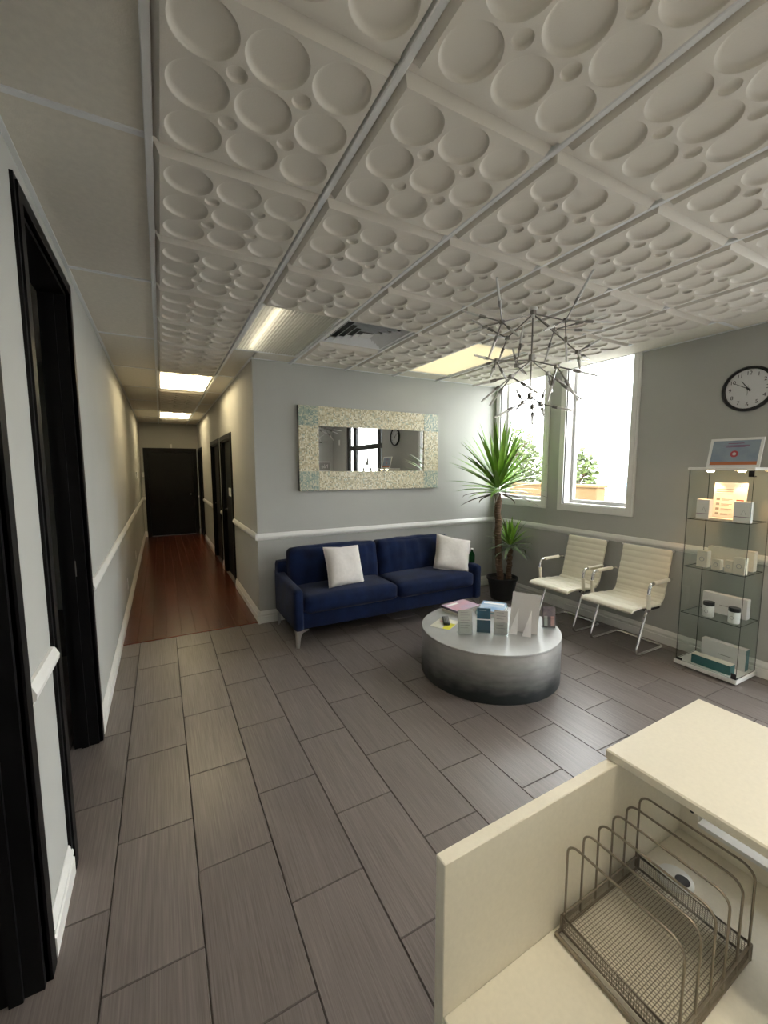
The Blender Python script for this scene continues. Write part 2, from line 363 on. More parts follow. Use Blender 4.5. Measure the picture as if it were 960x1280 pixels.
# chair rails and baseboards
RAIL = [(0,.882),(.012,.884),(.016,.897),(.024,.905),(.026,.922),(.020,.935),(.016,.945),(.010,.953),(0,.955)]
BASE = [(0,0),(.018,0),(.018,.068),(.010,.074),(.010,.080),(.016,.086),(.016,.100),(.009,.110),(.008,.121),(.003,.13),(0,.13)]
tn = [2]
def runs(prof, name, segs):
    for p0, p1, n in segs:
        o = MB().prism(prof, p0, p1, n).build(name if name != 'trim' else 'trim_%d' % tn[0], TRIMM, smooth=30); tn[0] += name == 'trim'; struct(o)
RSEG = [((XL,1.60),(XL,1.935),(1,0)),((XL,2.93),(XL,YE),(1,0)),((XL,YE),(-.335,YE),(0,-1)),((.81,YE),(XR,YE),(0,-1)),
        ((XR,YS-.026),(XR,5.88),(-1,0)),((XR,7.0),(XR,7.2),(-1,0)),((XR,8.36),(XR,10.29),(-1,0)),((XR-.026,YS),(XW,YS),(0,-1)),((XW,1.09),(XW,YS),(-1,0)),((XW,YF),(XW,-.97),(-1,0)),((XL,YF),(XL,.54),(1,0))]
runs(RAIL, 'trim', RSEG)
BS = ['left','left_long','end_left','end_right','hall_corner','hall_pier','hall_far','far','right','right_front','left_front']
for s, nm in zip(RSEG, BS): runs(BASE, 'baseboard_'+nm, [s])

# doors: black casing, leaf, hardware
def casing(mb, axis, c, n, a, b, zt, wd=.07, th=.018):
    def bx(u0, u1, z0, z1, d0, d1):
        q = sorted((c+n*d0, c+n*d1)); mb.box(q[0], u0, z0, q[1], u1, z1) if axis == 'y' else mb.box(u0, q[0], z0, u1, q[1], z1)
    for d0, d1, x in ((0, th*.6, 0), (0, th, .018)):
        bx(a-wd+x, a, 0, zt+wd-x, d0, d1); bx(b, b+wd-x, 0, zt+wd-x, d0, d1); bx(a, b, zt, zt+wd-x, d0, d1)
    bx(a, a+.02, 0, zt, -.12, 0); bx(b-.02, b, 0, zt, -.12, 0); bx(a, b, zt-.02, zt, -.12, 0)
    bx(a+.02, a+.032, 0, zt-.02, -.085, -.05); bx(b-.032, b-.02, 0, zt-.02, -.085, -.05)
def lever(parent, loc, sx, sy):
    h = MB(); h.lathe([(0,0),(.026,0),(.026,.006),(.012,.01),(.010,.04),(0,.04)], 20)
    h.tube([(0,0,.035),(.03,0,.04),(.075,0,.042),(.115,0,.04)], .008, 8)
    o = h.build('handle', CHROME, parent, smooth=40); return orient(o, loc, sx, sy)
def door(n, axis, c, nn, a, b, zt, leaf=None, handle=None):
    mb = MB(); casing(mb, axis, c, nn, a, b, zt); d = struct(mb.build('door_%d' % n, BLACK))
    if leaf is not None:
        q = sorted((c-nn*(leaf), c-nn*(leaf+.04)))
        lf = MB()
        if axis == 'y': lf.rbox(q[0], a+.024, .008, q[1], b-.024, zt-.024, .003, 1)
        else: lf.rbox(a+.024, q[0], .008, b-.024, q[1], zt-.024, .003, 1)
        l = lf.build('leaf', BLACK, d)
        if handle: lever(l, *handle)
    return d
d1 = door(1, 'y', XL, 1, .62, 1.53, 2.56)
d2 = door(2, 'y', XL, 1, 2.0, 2.865, 2.56)
MB().rbox(-.475, 2.8440, 1.02, -.445, 2.846, 1.11, .001, 1).build('strike_plate', NICKEL, d2)
dA = door(3, 'y', XR, -1, 5.95, 6.93, 2.04, .045, ((XR+.044, 6.84, 1.0), (0,-1,0), (0,0,1)))
MB().box(XR+.041, 6.40, 1.22, XR+.045, 6.62, 1.34).build('door_plate', WHITEP, dA)
dB = door(4, 'y', XR, -1, 7.27, 8.29, 2.04, .045, ((XR+.044, 8.20, 1.0), (0,-1,0), (0,0,1)))
dC = door(5, 'y', XR, -1, 10.36, 11.3, 2.04, .01, ((XR+.009, 10.47, 1.0), (0,1,0), (0,0,1)))
dE = door(6, 'x', YE, -1, -.27, .745, 2.05, .01, ((.64, YE+.009, 1.0), (-1,0,0), (0,0,1)))
# near doors open inwards: leaf swung into the room
lf = MB().rbox(-1.36, 2.015, .008, -.53, 2.055, 2.53, .003, 1).build('leaf', BLACK, d2)
lf1 = MB().rbox(-1.36, .66, .008, -.53, .70, 2.53, .003, 1).build('leaf', BLACK, d1)

# windows
def window(n, a, b):
    mb = MB(); x = XW; wd = .072
    for d, s in ((.016, 0), (.022, .02)):
        mb.box(x-d, a-wd+s, WZ-wd+s, x, a, ZC-.004).box(x-d, b, WZ-wd+s, x, b+wd-s, ZC-.004).box(x-d, a, WZ-wd+s, x, b, WZ)
    wn = struct(mb.build('window_%d' % n, TRIMM))
    MB().box(x, a-.0, WZ, x+.10, b, WZ+.012).box(x, a, WZ, x+.10, a+.008, 3.0).box(x, b-.008, WZ, x+.10, b, 3.0).build('reveal', TRIMM, wn)
    f = MB()
    for u0, u1, z0, z1 in ((a, a+.04, WZ, 3.0), (b-.04, b, WZ, 3.0), (a+.04, b-.04, WZ, WZ+.05), (a+.04, b-.04, 2.95, 3.0)): f.box(x+.10, u0, z0, x+.15, u1, z1)
    f.build('frame', ALU, wn)
    MB().box(x+.122, a+.04, WZ+.05, x+.128, b-.04, 2.95).build('pane', GLASS, wn)
window(1, *W1); window(2, *W2)
# storefront door in the window wall
mb = MB(); x0, x1 = XW+.04, XW+.10
for y0, y1 in ((-.90,-.76),(-.56,-.36),(.72,.87),(.98,1.02)): mb.box(x0, y0, 0, x1, y1, 2.66)
for z0, z1 in ((0,.06),(2.05,2.16),(2.60,2.66)):
    for y0, y1 in ((-.76,-.56),(-.36,.72),(.87,.98)): mb.box(x0, y0, z0, x1, y1, z1)
gd = struct(mb.build('door_7', DARKM))
for y0, y1 in ((-.76,-.56),(-.36,.72),(.87,.98)):
    for z0, z1 in ((.06,2.05),(2.16,2.60)): MB().box(XW+.066, y0, z0, XW+.072, y1, z1).build('pane', GLASS, gd)
tri = MB(); tri.extrude([(-.09,0),(.09,0),(0,.26)], .001, 'x').build('decal', GREYT, gd, loc=(XW+.062, .18, 1.70))
for yy in (-.02, .36): MB().extrude([(-.06,0),(.06,0),(.045,.13),(-.045,.13)], .001, 'x').build('decal', GREYT, gd, loc=(XW+.062, yy, 1.52))
MB().tube([(XW+.04,.64,.85),(XW-.01,.64,.87),(XW-.01,.64,1.17),(XW+.04,.64,1.19)], .012).build('handle', CHROME, gd, smooth=40)
# ------------------------------------------------------------------ ceiling lights and vent
def troffer(label, x0, y0, x1, y1, tubes, lens, group):
    cx, cy = (x0+x1)/2, (y0+y1)/2; hx, hy = (x1-x0)/2-.014, (y1-y0)/2-.014
    t = thing('ceiling_light', label, 'light', (cx, cy, ZC), 0, group)
    h = MB(); t_ = .003; D = .062
    h.box(-hx,-hy,D-t_,hx,hy,D).box(-hx,-hy,.004,-hx+t_,hy,D-t_).box(hx-t_,-hy,.004,hx,hy,D-t_).box(-hx+t_,-hy,.004,hx-t_,-hy+t_,D-t_).box(-hx+t_,hy-t_,.004,hx-t_,hy,D-t_)
    h.build('housing', GRID, t)
    f = MB(); q = .018
    f.box(-hx,-hy,-.004,-hx+q,hy,.004).box(hx-q,-hy,-.004,hx,hy,.004).box(-hx+q,-hy,-.004,hx-q,-hy+q,.004).box(-hx+q,hy-q,-.004,hx-q,hy,.004).build('frame', GRID, t)
    ln = MB(); n = 44; a = hx-q; vs = []; fs = []
    for i in range(n+1):
        xx = -a+2*a*i/n; zz = .0 if i % 2 else .005
        vs += [(xx,-hy+q,zz),(xx,hy-q,zz)]
    fs = [(2*i,2*i+2,2*i+3,2*i+1) for i in range(n)]
    ln.add(vs, fs).build('lens', lens, t)
    for xx, m in tubes: MB().tube([(xx,-hy+.05,.034),(xx,hy-.05,.034)], .015, 10).build('tube', m, t, smooth=60)
    return t
def cell(k, j, kk=1, jj=2): return GX+k*T, GY+j*T, GX+(k+kk)*T, GY+(j+jj)*T
troffer('ribbed ceiling light half lit, above the corner of the sofa wall', *cell(1,3), [(-.14, TUBE_R), (.14, TUBE_OFF)], LENS, 'ceiling lights')
troffer('pale yellow smooth ceiling light panel behind the branching chandelier', *cell(4,3), [(-.22, TUBE_D), (-.11, TUBE_D), (0, TUBE_D), (.11, TUBE_D), (.22, TUBE_D)], LENSF, 'ceiling lights')
troffer('bright ribbed light in the hallway ceiling, nearer the waiting room', *cell(0,7), [(-.14, TUBE_H), (.14, TUBE_H)], LENSH, 'ceiling lights')
troffer('bright ribbed light in the hallway ceiling, nearer the closed end door', *cell(0,13), [(-.14, TUBE_H), (.14, TUBE_H)], LENSH, 'ceiling lights')
troffer('warm ribbed ceiling light above the reception desk', *cell(1,-3), [(-.14, TUBE_C), (.14, TUBE_C)], LENSH, 'ceiling lights')
x0, y0, x1, y1 = cell(2,3,1,1)
vt = thing('air_vent', 'square louvred metal air vent set in the bubble tile ceiling', 'vent', ((x0+x1)/2, (y0+y1)/2, ZC))
MB().box(-.29,-.29,.05,.29,.29,.056).build('duct_plate', BLKPL, vt)
MB().box(-.297,-.297,-.003,.297,-.27,.003).box(-.297,.27,-.003,.297,.297,.003).box(-.297,-.27,-.003,-.27,.27,.003).box(.27,-.27,-.003,.297,.27,.003).build('frame', GRID, vt)
for a in (.262, .208, .154, .100):
    b, zo, zi = a-.030, -.006, .022; vs = []
    for r_, z in ((a, zo), (b, zi)):
        for dz in (0, .003): vs += [(-r_,-r_,z+dz),(r_,-r_,z+dz),(r_,r_,z+dz),(-r_,r_,z+dz)]
    fs = []
    for k in range(4): n = (k+1)%4; fs += [(k,n,8+n,8+k), (4+n,4+k,12+k,12+n), (k,4+k,4+n,n), (8+n,12+n,12+k,8+k)]
    MB().add(vs, fs).build('louvre', GRID, vt)
MB().box(-.048,-.048,-.004,.048,.048,.0).build('centre_plate', GRID, vt)

# ------------------------------------------------------------------ soft shapes
def soft_box(sx, sy, sz, r, puff=(0,0,0), n=14, wr=0., seed=0, freq=6.):
    """rounded box centred on the origin whose faces bulge; wr adds creases"""
    bm = bmesh.new(); bmesh.ops.create_cube(bm, size=2)
    bmesh.ops.subdivide_edges(bm, edges=bm.edges[:], cuts=n, use_grid_fill=True)
    h = Vector((sx/2, sy/2, sz/2)); r = min(r, min(h)*.98)
    for v in bm.verts:
        u = v.co.copy(); p = Vector((u.x*h.x, u.y*h.y, u.z*h.z))
        q = Vector([max(-(h[i]-r), min(h[i]-r, p[i])) for i in range(3)]); d = p-q
        if d.length > 1e-9: p = q+d.normalized()*r if d.length > r or True else p
        o = Vector(((1-u.y**2)*(1-u.z**2)*puff[0]*u.x, (1-u.x**2)*(1-u.z**2)*puff[1]*u.y, (1-u.x**2)*(1-u.y**2)*puff[2]*u.z))
        p += o
        if wr: p += Vector((0,1,0))*wr*noise.noise(Vector((p.x*freq*2.2+seed, p.y*2, p.z*freq*.7)))+Vector((0,0,1))*wr*.5*noise.noise(Vector((p.x*freq+9, p.y*freq, seed)))
        v.co = p
    return bm
def xf(bm, loc, rx=0, ry=0, rz=0):
    bm.transform(Matrix.Translation(loc) @ Matrix.Rotation(rz,4,'Z') @ Matrix.Rotation(ry,4,'Y') @ Matrix.Rotation(rx,4,'X')); return bm

# ------------------------------------------------------------------ sofa (base at its back left corner)
SX, SY = .99, 3.53
sofa = thing('sofa', 'navy blue velvet two seat sofa with slim metal legs under the mosaic mirror', 'sofa', (SX, SY, 0))
L_, D_ = 2.16, .77
MB().bm(xf(soft_box(L_-.18, D_-.05, .17, .02, n=6), (L_/2, D_/2+.015, .245))).build('base', NAVY, sofa, smooth=60)
MB().bm(xf(soft_box(L_-.02, .15, .53, .035, (0,.01,0), n=10), (L_/2, D_-.075, .425))).build('back_frame', NAVY, sofa, smooth=60)
def arm(x):
    bm = soft_box(.095, D_-.01, .40, .035, (.008,.0,.0), n=12)
    for v in bm.verts:
        if v.co.z > .1: v.co.z += .05*max(0, (v.co.y)/(D_/2))**2 - .012*max(0, -v.co.y/(D_/2))
    return MB().bm(xf(bm, (x, D_/2, .355))).build('armrest', NAVY, sofa, smooth=60)
arm(.0475); arm(L_-.0475)
cw = (L_-.19)/2
for i in (0, 1):
    MB().bm(xf(soft_box(cw-.006, D_-.16, .165, .05, (.0,.012,.026), n=16, wr=.004, seed=i*5), (.095+cw*(i+.5), .315, .385))).build('seat_cushion', NAVY, sofa, smooth=60)
    MB().bm(xf(soft_box(cw-.012, .20, .43, .06, (.006,.045,.012), n=26, wr=.022, seed=3+i*8, freq=7), (.095+cw*(i+.5), .555, .615), rx=R(-9))).build('back_cushion', NAVY, sofa, smooth=60)
def sleg(x, y, sx, sy):
    # flared blade leg
    mb = MB(); prof = [(0,.165),(.115,.165),(.115,.158),(.062,.14),(.042,.105),(.034,.05),(.028,0),(.012,0),(.004,.10)]
    mb.extrude([(a*sx, b) for a, b in prof], .012, 'y'); mb.extrude([(a*sy, b) for a, b in prof], .012, 'x')
    mb.build('leg', CHROME if False else NICKELW, sofa, loc=(x, y, 0))
NICKELW = mat('brushed_steel', (.62, .61, .60), .30, metal=1., var=.05)
sleg(.02, .03, 1, 1); sleg(L_-.02, .03, -1, 1); sleg(.02, D_-.04, 1, -1); sleg(L_-.02, D_-.04, -1, -1)

def pillow(label, loc, size, th, rx, ry, rz, seed):
    bm = bmesh.new(); n = 18; vs = {}
    for s in (1, -1):
        for i in range(n+1):
            for j in range(n+1):
                u, v = -1+2*i/n, -1+2*j/n
                edge = max(abs(u), abs(v)) > .999
                if edge and s == -1: vs[s,i,j] = vs[1,i,j]; continue
                pin = 1-.10*(1-u*u)*abs(v)**3*0-.07*(math.cos(v*math.pi/2)*abs(u)**4)
                pin2 = 1-.07*(math.cos(u*math.pi/2)*abs(v)**4)
                z = s*th/2*((1-u**4)*(1-v**4))**.55
                p = Vector((u*size/2*pin, v*size/2*pin2, z))
                z2 = .008*noise.noise(Vector((p.x*9+seed, p.y*9, s*3)))*(0 if edge else 1); p.z += z2
                vs[s,i,j] = bm.verts.new(p)
    for s in (1, -1):
        for i in range(n):
            for j in range(n):
                q = [vs[s,i,j], vs[s,i+1,j], vs[s,i+1,j+1], vs[s,i,j+1]]
                if s == -1: q.reverse()
                try: bm.faces.new(q)
                except ValueError: pass
    t = thing('throw_pillow', label, 'pillow', loc); t.rotation_euler = (rx, ry, rz)
    MB().bm(bm).build('cover', LINEN, t, smooth=180)
    k = [(size/2*.985*a, size/2*.985*b, 0) for a, b in ((-1,-1),(-.5,-.965),(0,-.93),(.5,-.965),(1,-1),(.965,-.5),(.93,0),(.965,.5),(1,1),(.5,.965),(0,.93),(-.5,.965),(-1,1),(-.965,.5),(-.93,0),(-.965,-.5))]
    MB().tube(k, .005, 6, closed=True).build('piping', LINEN, t, smooth=60)
    return t
pillow('off white square throw pillow propped upright against the sofa back beside its armrest', (1.575, 3.79, .655), .41, .14, R(68), R(3), R(8), 1)
pillow('off white square throw pillow slumped in the sofa corner beside the potted plant', (2.915, 3.78, .645), .42, .14, R(62), R(13), R(-22), 5)

# green bottle on the rear of the armrest
bt = thing('bottle', 'small green bottle standing on the sofa armrest near the plant', 'bottle', (SX+L_-.045, SY+.135, .552))
MB().lathe([(.0,0),(.03,0),(.034,.008),(.034,.085),(.028,.105),(.013,.125),(.012,.145),(0,.145)], 20).build('body', BOTTLE, bt, smooth=40)
MB().lathe([(0,.143),(.0145,.143),(.0145,.162),(0,.162)], 16).build('cap', WHITEP, bt, smooth=40)

# ------------------------------------------------------------------ mirror
mx0, mx1, mz0, mz1 = 1.30, 3.08, 1.385, 2.287; ix0, ix1, iz0, iz1 = 1.518, 2.87, 1.595, 2.08
mi = thing('wall_mirror', 'wide wall mirror framed in cream and teal mosaic above the sofa', 'mirror', ((mx0+mx1)/2, YS, mz0))
ox, oz = -(mx0+mx1)/2, -mz0
MB().box(mx0+ox, -.022, 0, mx1+ox, -.002, mz1+oz).build('backing', BLKPL, mi)
MB().box(ix0+ox, -.027, iz0+oz, ix1+ox, -.023, iz1+oz).build('mirror_glass', MIRROR, mi)
for x0, x1, z0, z1, m, nm in [(mx0,ix0,mz0,iz0,MOST,'mosaic_corner'),(ix1,mx1,mz0,iz0,MOST,'mosaic_corner'),(mx0,ix0,iz1,mz1,MOST,'mosaic_corner'),(ix1,mx1,iz1,mz1,MOST,'mosaic_corner'),
        (ix0,ix1,mz0,iz0,MOS,'mosaic_rail'),(ix0,ix1,iz1,mz1,MOS,'mosaic_rail'),(mx0,ix0,iz0,iz1,MOS,'mosaic_rail'),(ix1,mx1,iz0,iz1,MOS,'mosaic_rail')]:
    MB().rbox(x0+ox, -.045, z0+oz, x1+ox, -.022, z1+oz, .002, 1).build(nm, m, mi)

# ------------------------------------------------------------------ potted yucca
px, py = 3.715, 3.80
yu = thing('potted_yucca', 'tall green yucca with two trunks in a charcoal pot in the corner', 'plant', (px, py, 0))
MB().lathe([(0,.004),(.125,.004),(.13,0),(.135,.01),(.178,.245),(.19,.247),(.192,.275),(.184,.277),(.176,.262),(.170,.235),(0,.235)], 40).build('pot', POT, yu, smooth=40)
MB().lathe([(0,.243),(.08,.247),(.171,.238)], 24).build('soil', SOIL, yu, smooth=60)
def trunk(pts, r0, r1):
    mb = MB(); P = []; n = 14
    for i in range(n+1):
        t = i/n*(len(pts)-1); k = min(int(t), len(pts)-2); f = t-k
        P.append(Vector(pts[k]).lerp(Vector(pts[k+1]), f)+Vector((.006*math.sin(i*2.1), .006*math.cos(i*1.7), 0)))
    mb.tube(P, r0, 12, r1=r1)
    for i in range(1, n): mb.lathe([(r0+(r1-r0)*i/n-.002,-.008),(r0+(r1-r0)*i/n+.005,0),(r0+(r1-r0)*i/n-.002,.008)], 12, P[i])
    return mb.build('trunk', BARK, yu, smooth=50)
trunk([(-.03,.0,.23),(-.075,.0,.55),(-.095,.0,.95),(-.11,0,1.31)], .042, .040)
trunk([(.075,-.03,.23),(.085,-.03,.45),(.085,-.03,.62)], .033, .030)
LEAFMESH = {}
def leaf(base, az, el, ln, wd, droop, m, name='leaf'):
    n = 7; vs = []; fs = []; p = Vector(base); e = el; d2 = Vector((math.cos(az), math.sin(az), 0)); sd = Vector((-math.sin(az), math.cos(az), 0))
    for i in range(n+1):
        t = i/n; wv = wd*(.55+.45*math.sin(min(1, t*2.2)*math.pi/2))*(1-t**2.2)+.0008
        dr = d2*math.cos(e)+Vector((0,0,1))*math.sin(e); nn = dr.cross(sd)
        vs += [p-sd*wv+nn*(-wv*.35), p+nn*.0, p+sd*wv+nn*(-wv*.35)]
        p = p+dr*(ln/n); e -= droop/n*(0.4+1.2*t)
    lim = XW-.035-px
    for v in vs:
        if v.x > lim: v.x = lim-.0*(v.x-lim)
        if v.y > YS-.04-py: v.y = YS-.04-py
    for i in range(n):
        a = 3*i; fs += [(a,a+1,a+4,a+3),(a+1,a+2,a+5,a+4)]
    return MB().add(vs, fs).build(name, m, yu, smooth=180)
rs = random.Random(3)
cb = Vector((-.11, 0, 1.30))
for i in range(80):
    t = i/79; az = i*2.39996+rs.uniform(-.2,.2); el = R(84-92*t)+rs.uniform(-.12,.12)
    ln = rs.uniform(.56,.72)*(1 if t < .75 else .85); hh = .30*(1-t)
    right = max(0, math.cos(az))*math.cos(el)
    ln = min(ln, .47/max(.2, right)) if right > .6 else ln
    leaf(cb+Vector((math.cos(az)*.03, math.sin(az)*.03, .02+hh*.8)), az, el, ln, rs.uniform(.026,.036), R(8+26*t), LEAFM if i < 73 else DRYLEAF)
cb2 = Vector((.085, -.03, .63))
for i in range(46):
    t = i/45; az = i*2.39996+.5; el = R(84-100*t**1.1)+rs.uniform(-.1,.1); ln = rs.uniform(.25,.33)
    leaf(cb2+Vector((math.cos(az)*.022, math.sin(az)*.022, .01+.10*(1-t))), az, el, ln, rs.uniform(.019,.026), R(20+45*t), LEAFM if t < .6 else LEAF2)

# ------------------------------------------------------------------ coffee table and what lies on it
TX, TY, TR, TH = 2.28, 2.46, .54, .36
ct = thing('coffee_table', 'round drum coffee table in zinc fading to charcoal at the foot', 'table', (TX, TY, 0))
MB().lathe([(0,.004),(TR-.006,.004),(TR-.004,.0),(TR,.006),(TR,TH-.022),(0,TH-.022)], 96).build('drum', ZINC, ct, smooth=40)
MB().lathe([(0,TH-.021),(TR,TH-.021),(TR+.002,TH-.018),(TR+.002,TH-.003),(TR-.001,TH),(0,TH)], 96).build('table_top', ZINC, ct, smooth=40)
ZT = TH+.0005
MAG = [mat('cover_dark', (.05, .04, .06), .3, vscale=9, col2=(.25, .22, .30)), mat('cover_lilac', (.45, .36, .50), .25, vscale=7, col2=(.62, .32, .36)),
       mat('cover_blue', (.22, .40, .66), .25, vscale=8, col2=(.62, .70, .78)), mat('cover_teal', (.05, .22, .23), .3, vscale=8, col2=(.20, .42, .40)), mat('cover_pale', (.60, .57, .50), .35, var=.1)]
def magazine(label, x, y, z, w_, h_, t_, rz, cov, page=PAPER):
    o = thing('magazine', label, 'magazine', (x, y, z), rz, 'magazines on the coffee table')
    MB().box(-w_/2+.003,-h_/2+.003,.0012,w_/2-.003,h_/2-.003,t_-.0012).build('pages', page, o)
    cv = MB().rbox(-w_/2,-h_/2,t_-.0012,w_/2,h_/2,t_,.0005,1).rbox(-w_/2,-h_/2,0,w_/2,h_/2,.0012,.0005,1).box(-w_/2,-h_/2,.0012,-w_/2+.002,h_/2,t_-.0012).build('cover', cov, o)
    return o, t_
ma, t1 = magazine('pale magazine at the bottom of the pile beside the remote', 2.31, 2.86, ZT, .27, .20, .022, R(14), MAG[4])
mb_, t2 = magazine('dark edged lilac magazine lying on top of a pale magazine', 2.32, 2.875, ZT+.0225, .29, .21, .020, R(9), MAG[0])
MB().box(-.143,-.103,.0201,.143,.103,.0205).build('cover_print', MAG[1], mb_)
MB().box(-.12,.04,.0206,.02,.07,.0208).build('cover_title', PAPER, mb_)
mc, t3 = magazine('teal magazine underneath, behind the blue brochure holder', 2.53, 2.70, ZT, .21, .27, .030, R(-58), MAG[3])
md, t4 = magazine('light blue magazine lying on top of a teal magazine', 2.545, 2.71, ZT+.0305, .21, .28, .014, R(-52), MAG[2])
MB().box(-.09,.06,.0141,.09,.10,.0144).build('cover_title', PAPER, md)
FLY = mat('flyer_print', (.80, .76, .68), .5, vscale=16, col2=(.62, .60, .46)); YEL = mat('yellow_print', (.72, .68, .05), .5, var=.15); PINK = mat('pink_print', (.62, .30, .32), .5, var=.1)
fl = thing('flyer', 'yellow and white printed flyer lying under the remote', 'flyer', (1.99, 2.665, ZT), R(-60))
MB().box(-.085,-.11,0,.085,.11,.0012).build('sheet', FLY, fl)
MB().box(.02,-.105,.0013,.082,.03,.0016).build('yellow_block', YEL, fl); MB().box(-.06,.03,.0013,.02,.05,.0016).build('pink_line', PINK, fl)
rm = thing('remote_control', 'small black remote control with pale buttons on the coffee table', 'remote', (2.02, 2.69, ZT+.0018), R(-32))
MB().rbox(-.026,-.082,0,.026,.082,.022,.007,2).build('body', BLKPL, rm, smooth=50)
bme = MB().rbox(-.004,-.004,0,.004,.004,.002,.001,1).mesh('button', GREYT)
for i in (-1,0,1):
    for j in range(6): inst('button', bme, rm, (i*.0145, -.058+j*.022, .0218))
def holder(label, p0, p1, h, m, lines=6, extra=None, side=None):
    a, b = Vector((*p0, ZT)), Vector((*p1, ZT)); d = (b-a); wd = d.length; rz = math.atan2(d.y, d.x)
    o = thing('brochure_holder', label, 'brochure', ((a+b)/2), rz, 'brochure holders on the coffee table')
    lean = Matrix.Rotation(R(-9), 4, 'X')
    def slab(x0,y0,z0,x1,y1,z1,nm,mm):
        bm = bmesh.new(); bmesh.ops.create_cube(bm, size=1)
        for v in bm.verts: v.co = Vector(((x0+x1)/2+v.co.x*(x1-x0),(y0+y1)/2+v.co.y*(y1-y0),(z0+z1)/2+v.co.z*(z1-z0)))
        bm.transform(lean); return MB().bm(bm).build(nm, mm, o)
    slab(-wd/2,.004,.004,wd/2,.007,h,'back_plate',ACRYL); slab(-wd/2,-.012,.004,wd/2,-.010,h*.5,'front_plate',ACRYL)
    MB().box(-wd/2,-.018,0,wd/2,.05,.003).build('foot', ACRYL, o)
    slab(-wd/2+.004,-.008,.006,wd/2-.004,.002,h-.004,'brochure',m)
    for i in range(lines):
        z = h-.02-i*(h-.05)/max(1,lines); slab(-wd*.32,-.0086,z-.002,wd*(.30 if i % 2 else .18),-.0082,z,'text_line',INK if m != BLUE else PAPER)
    if extra: extra(slab, wd, h)
    return o
BLUE = mat('print_deep_blue', (.018, .085, .14), .35, var=.35, vscale=14)
PGREY = mat('print_warm_grey', (.42, .42, .38), .5, var=.06); PPALE = mat('print_pale_grey', (.55, .53, .51), .5, var=.06); PHOTO = mat('print_photo', (.20, .16, .16), .35, vscale=18, col2=(.07, .06, .07))
SKINM = mat('print_pink', (.50, .28, .25), .4, var=.2, vscale=20)
holder('grey brochure in clear holder standing next to the remote', (1.95,2.447), (2.051,2.392), .185, PGREY, 7)
holder('deep blue cards in two tier clear holder between grey brochures', (2.093,2.399), (2.178,2.332), .195, BLUE, 2, lambda s, w_, h: s(-w_/2,-.0092,h*.52,w_/2,-.0088,h*.56,'card_edge',PAPER))
holder('pale brochure in clear holder standing next to the easel sign', (2.185,2.311), (2.262,2.237), .190, PPALE, 6)
holder('dark photo brochure in clear holder at the table edge behind the easel sign', (2.615,2.223), (2.702,2.165), .175, PHOTO, 0,
       lambda s, w_, h: (s(-w_*.36,-.0088,.02,-w_*.12,-.0084,h*.55,'print_panel',PGREY), s(w_*.12,-.0088,.02,w_*.40,-.0084,h*.55,'print_panel',SKINM)))
# easel sign seen from its back
es = thing('easel_sign', 'white cardboard sign seen from its back with fold out easel leg', 'sign', (2.415, 2.235, ZT), R(-60))
bm = bmesh.new(); bmesh.ops.create_cube(bm, size=1)
for v in bm.verts: v.co = Vector((v.co.x*.215, v.co.y*.003, .15+v.co.z*.30))
bm.transform(Matrix.Rotation(R(-19), 4, 'X')); MB().bm(bm).build('panel', CARDW, es)
for sx, wv in ((-.055, .055), (.045, .06)):
    lg = MB().add([(sx-wv*.55,-.085,0),(sx+wv*.55,-.075,0),(sx+wv*.1,.052,.165),(sx-wv*.55,-.083,.002),(sx+wv*.55,-.073,.002),(sx+wv*.1,.054,.167)],
                  [(0,1,2),(5,4,3),(0,3,4,1),(1,4,5,2),(2,5,3,0)]); lg.build('easel_leg', CARDW, es)

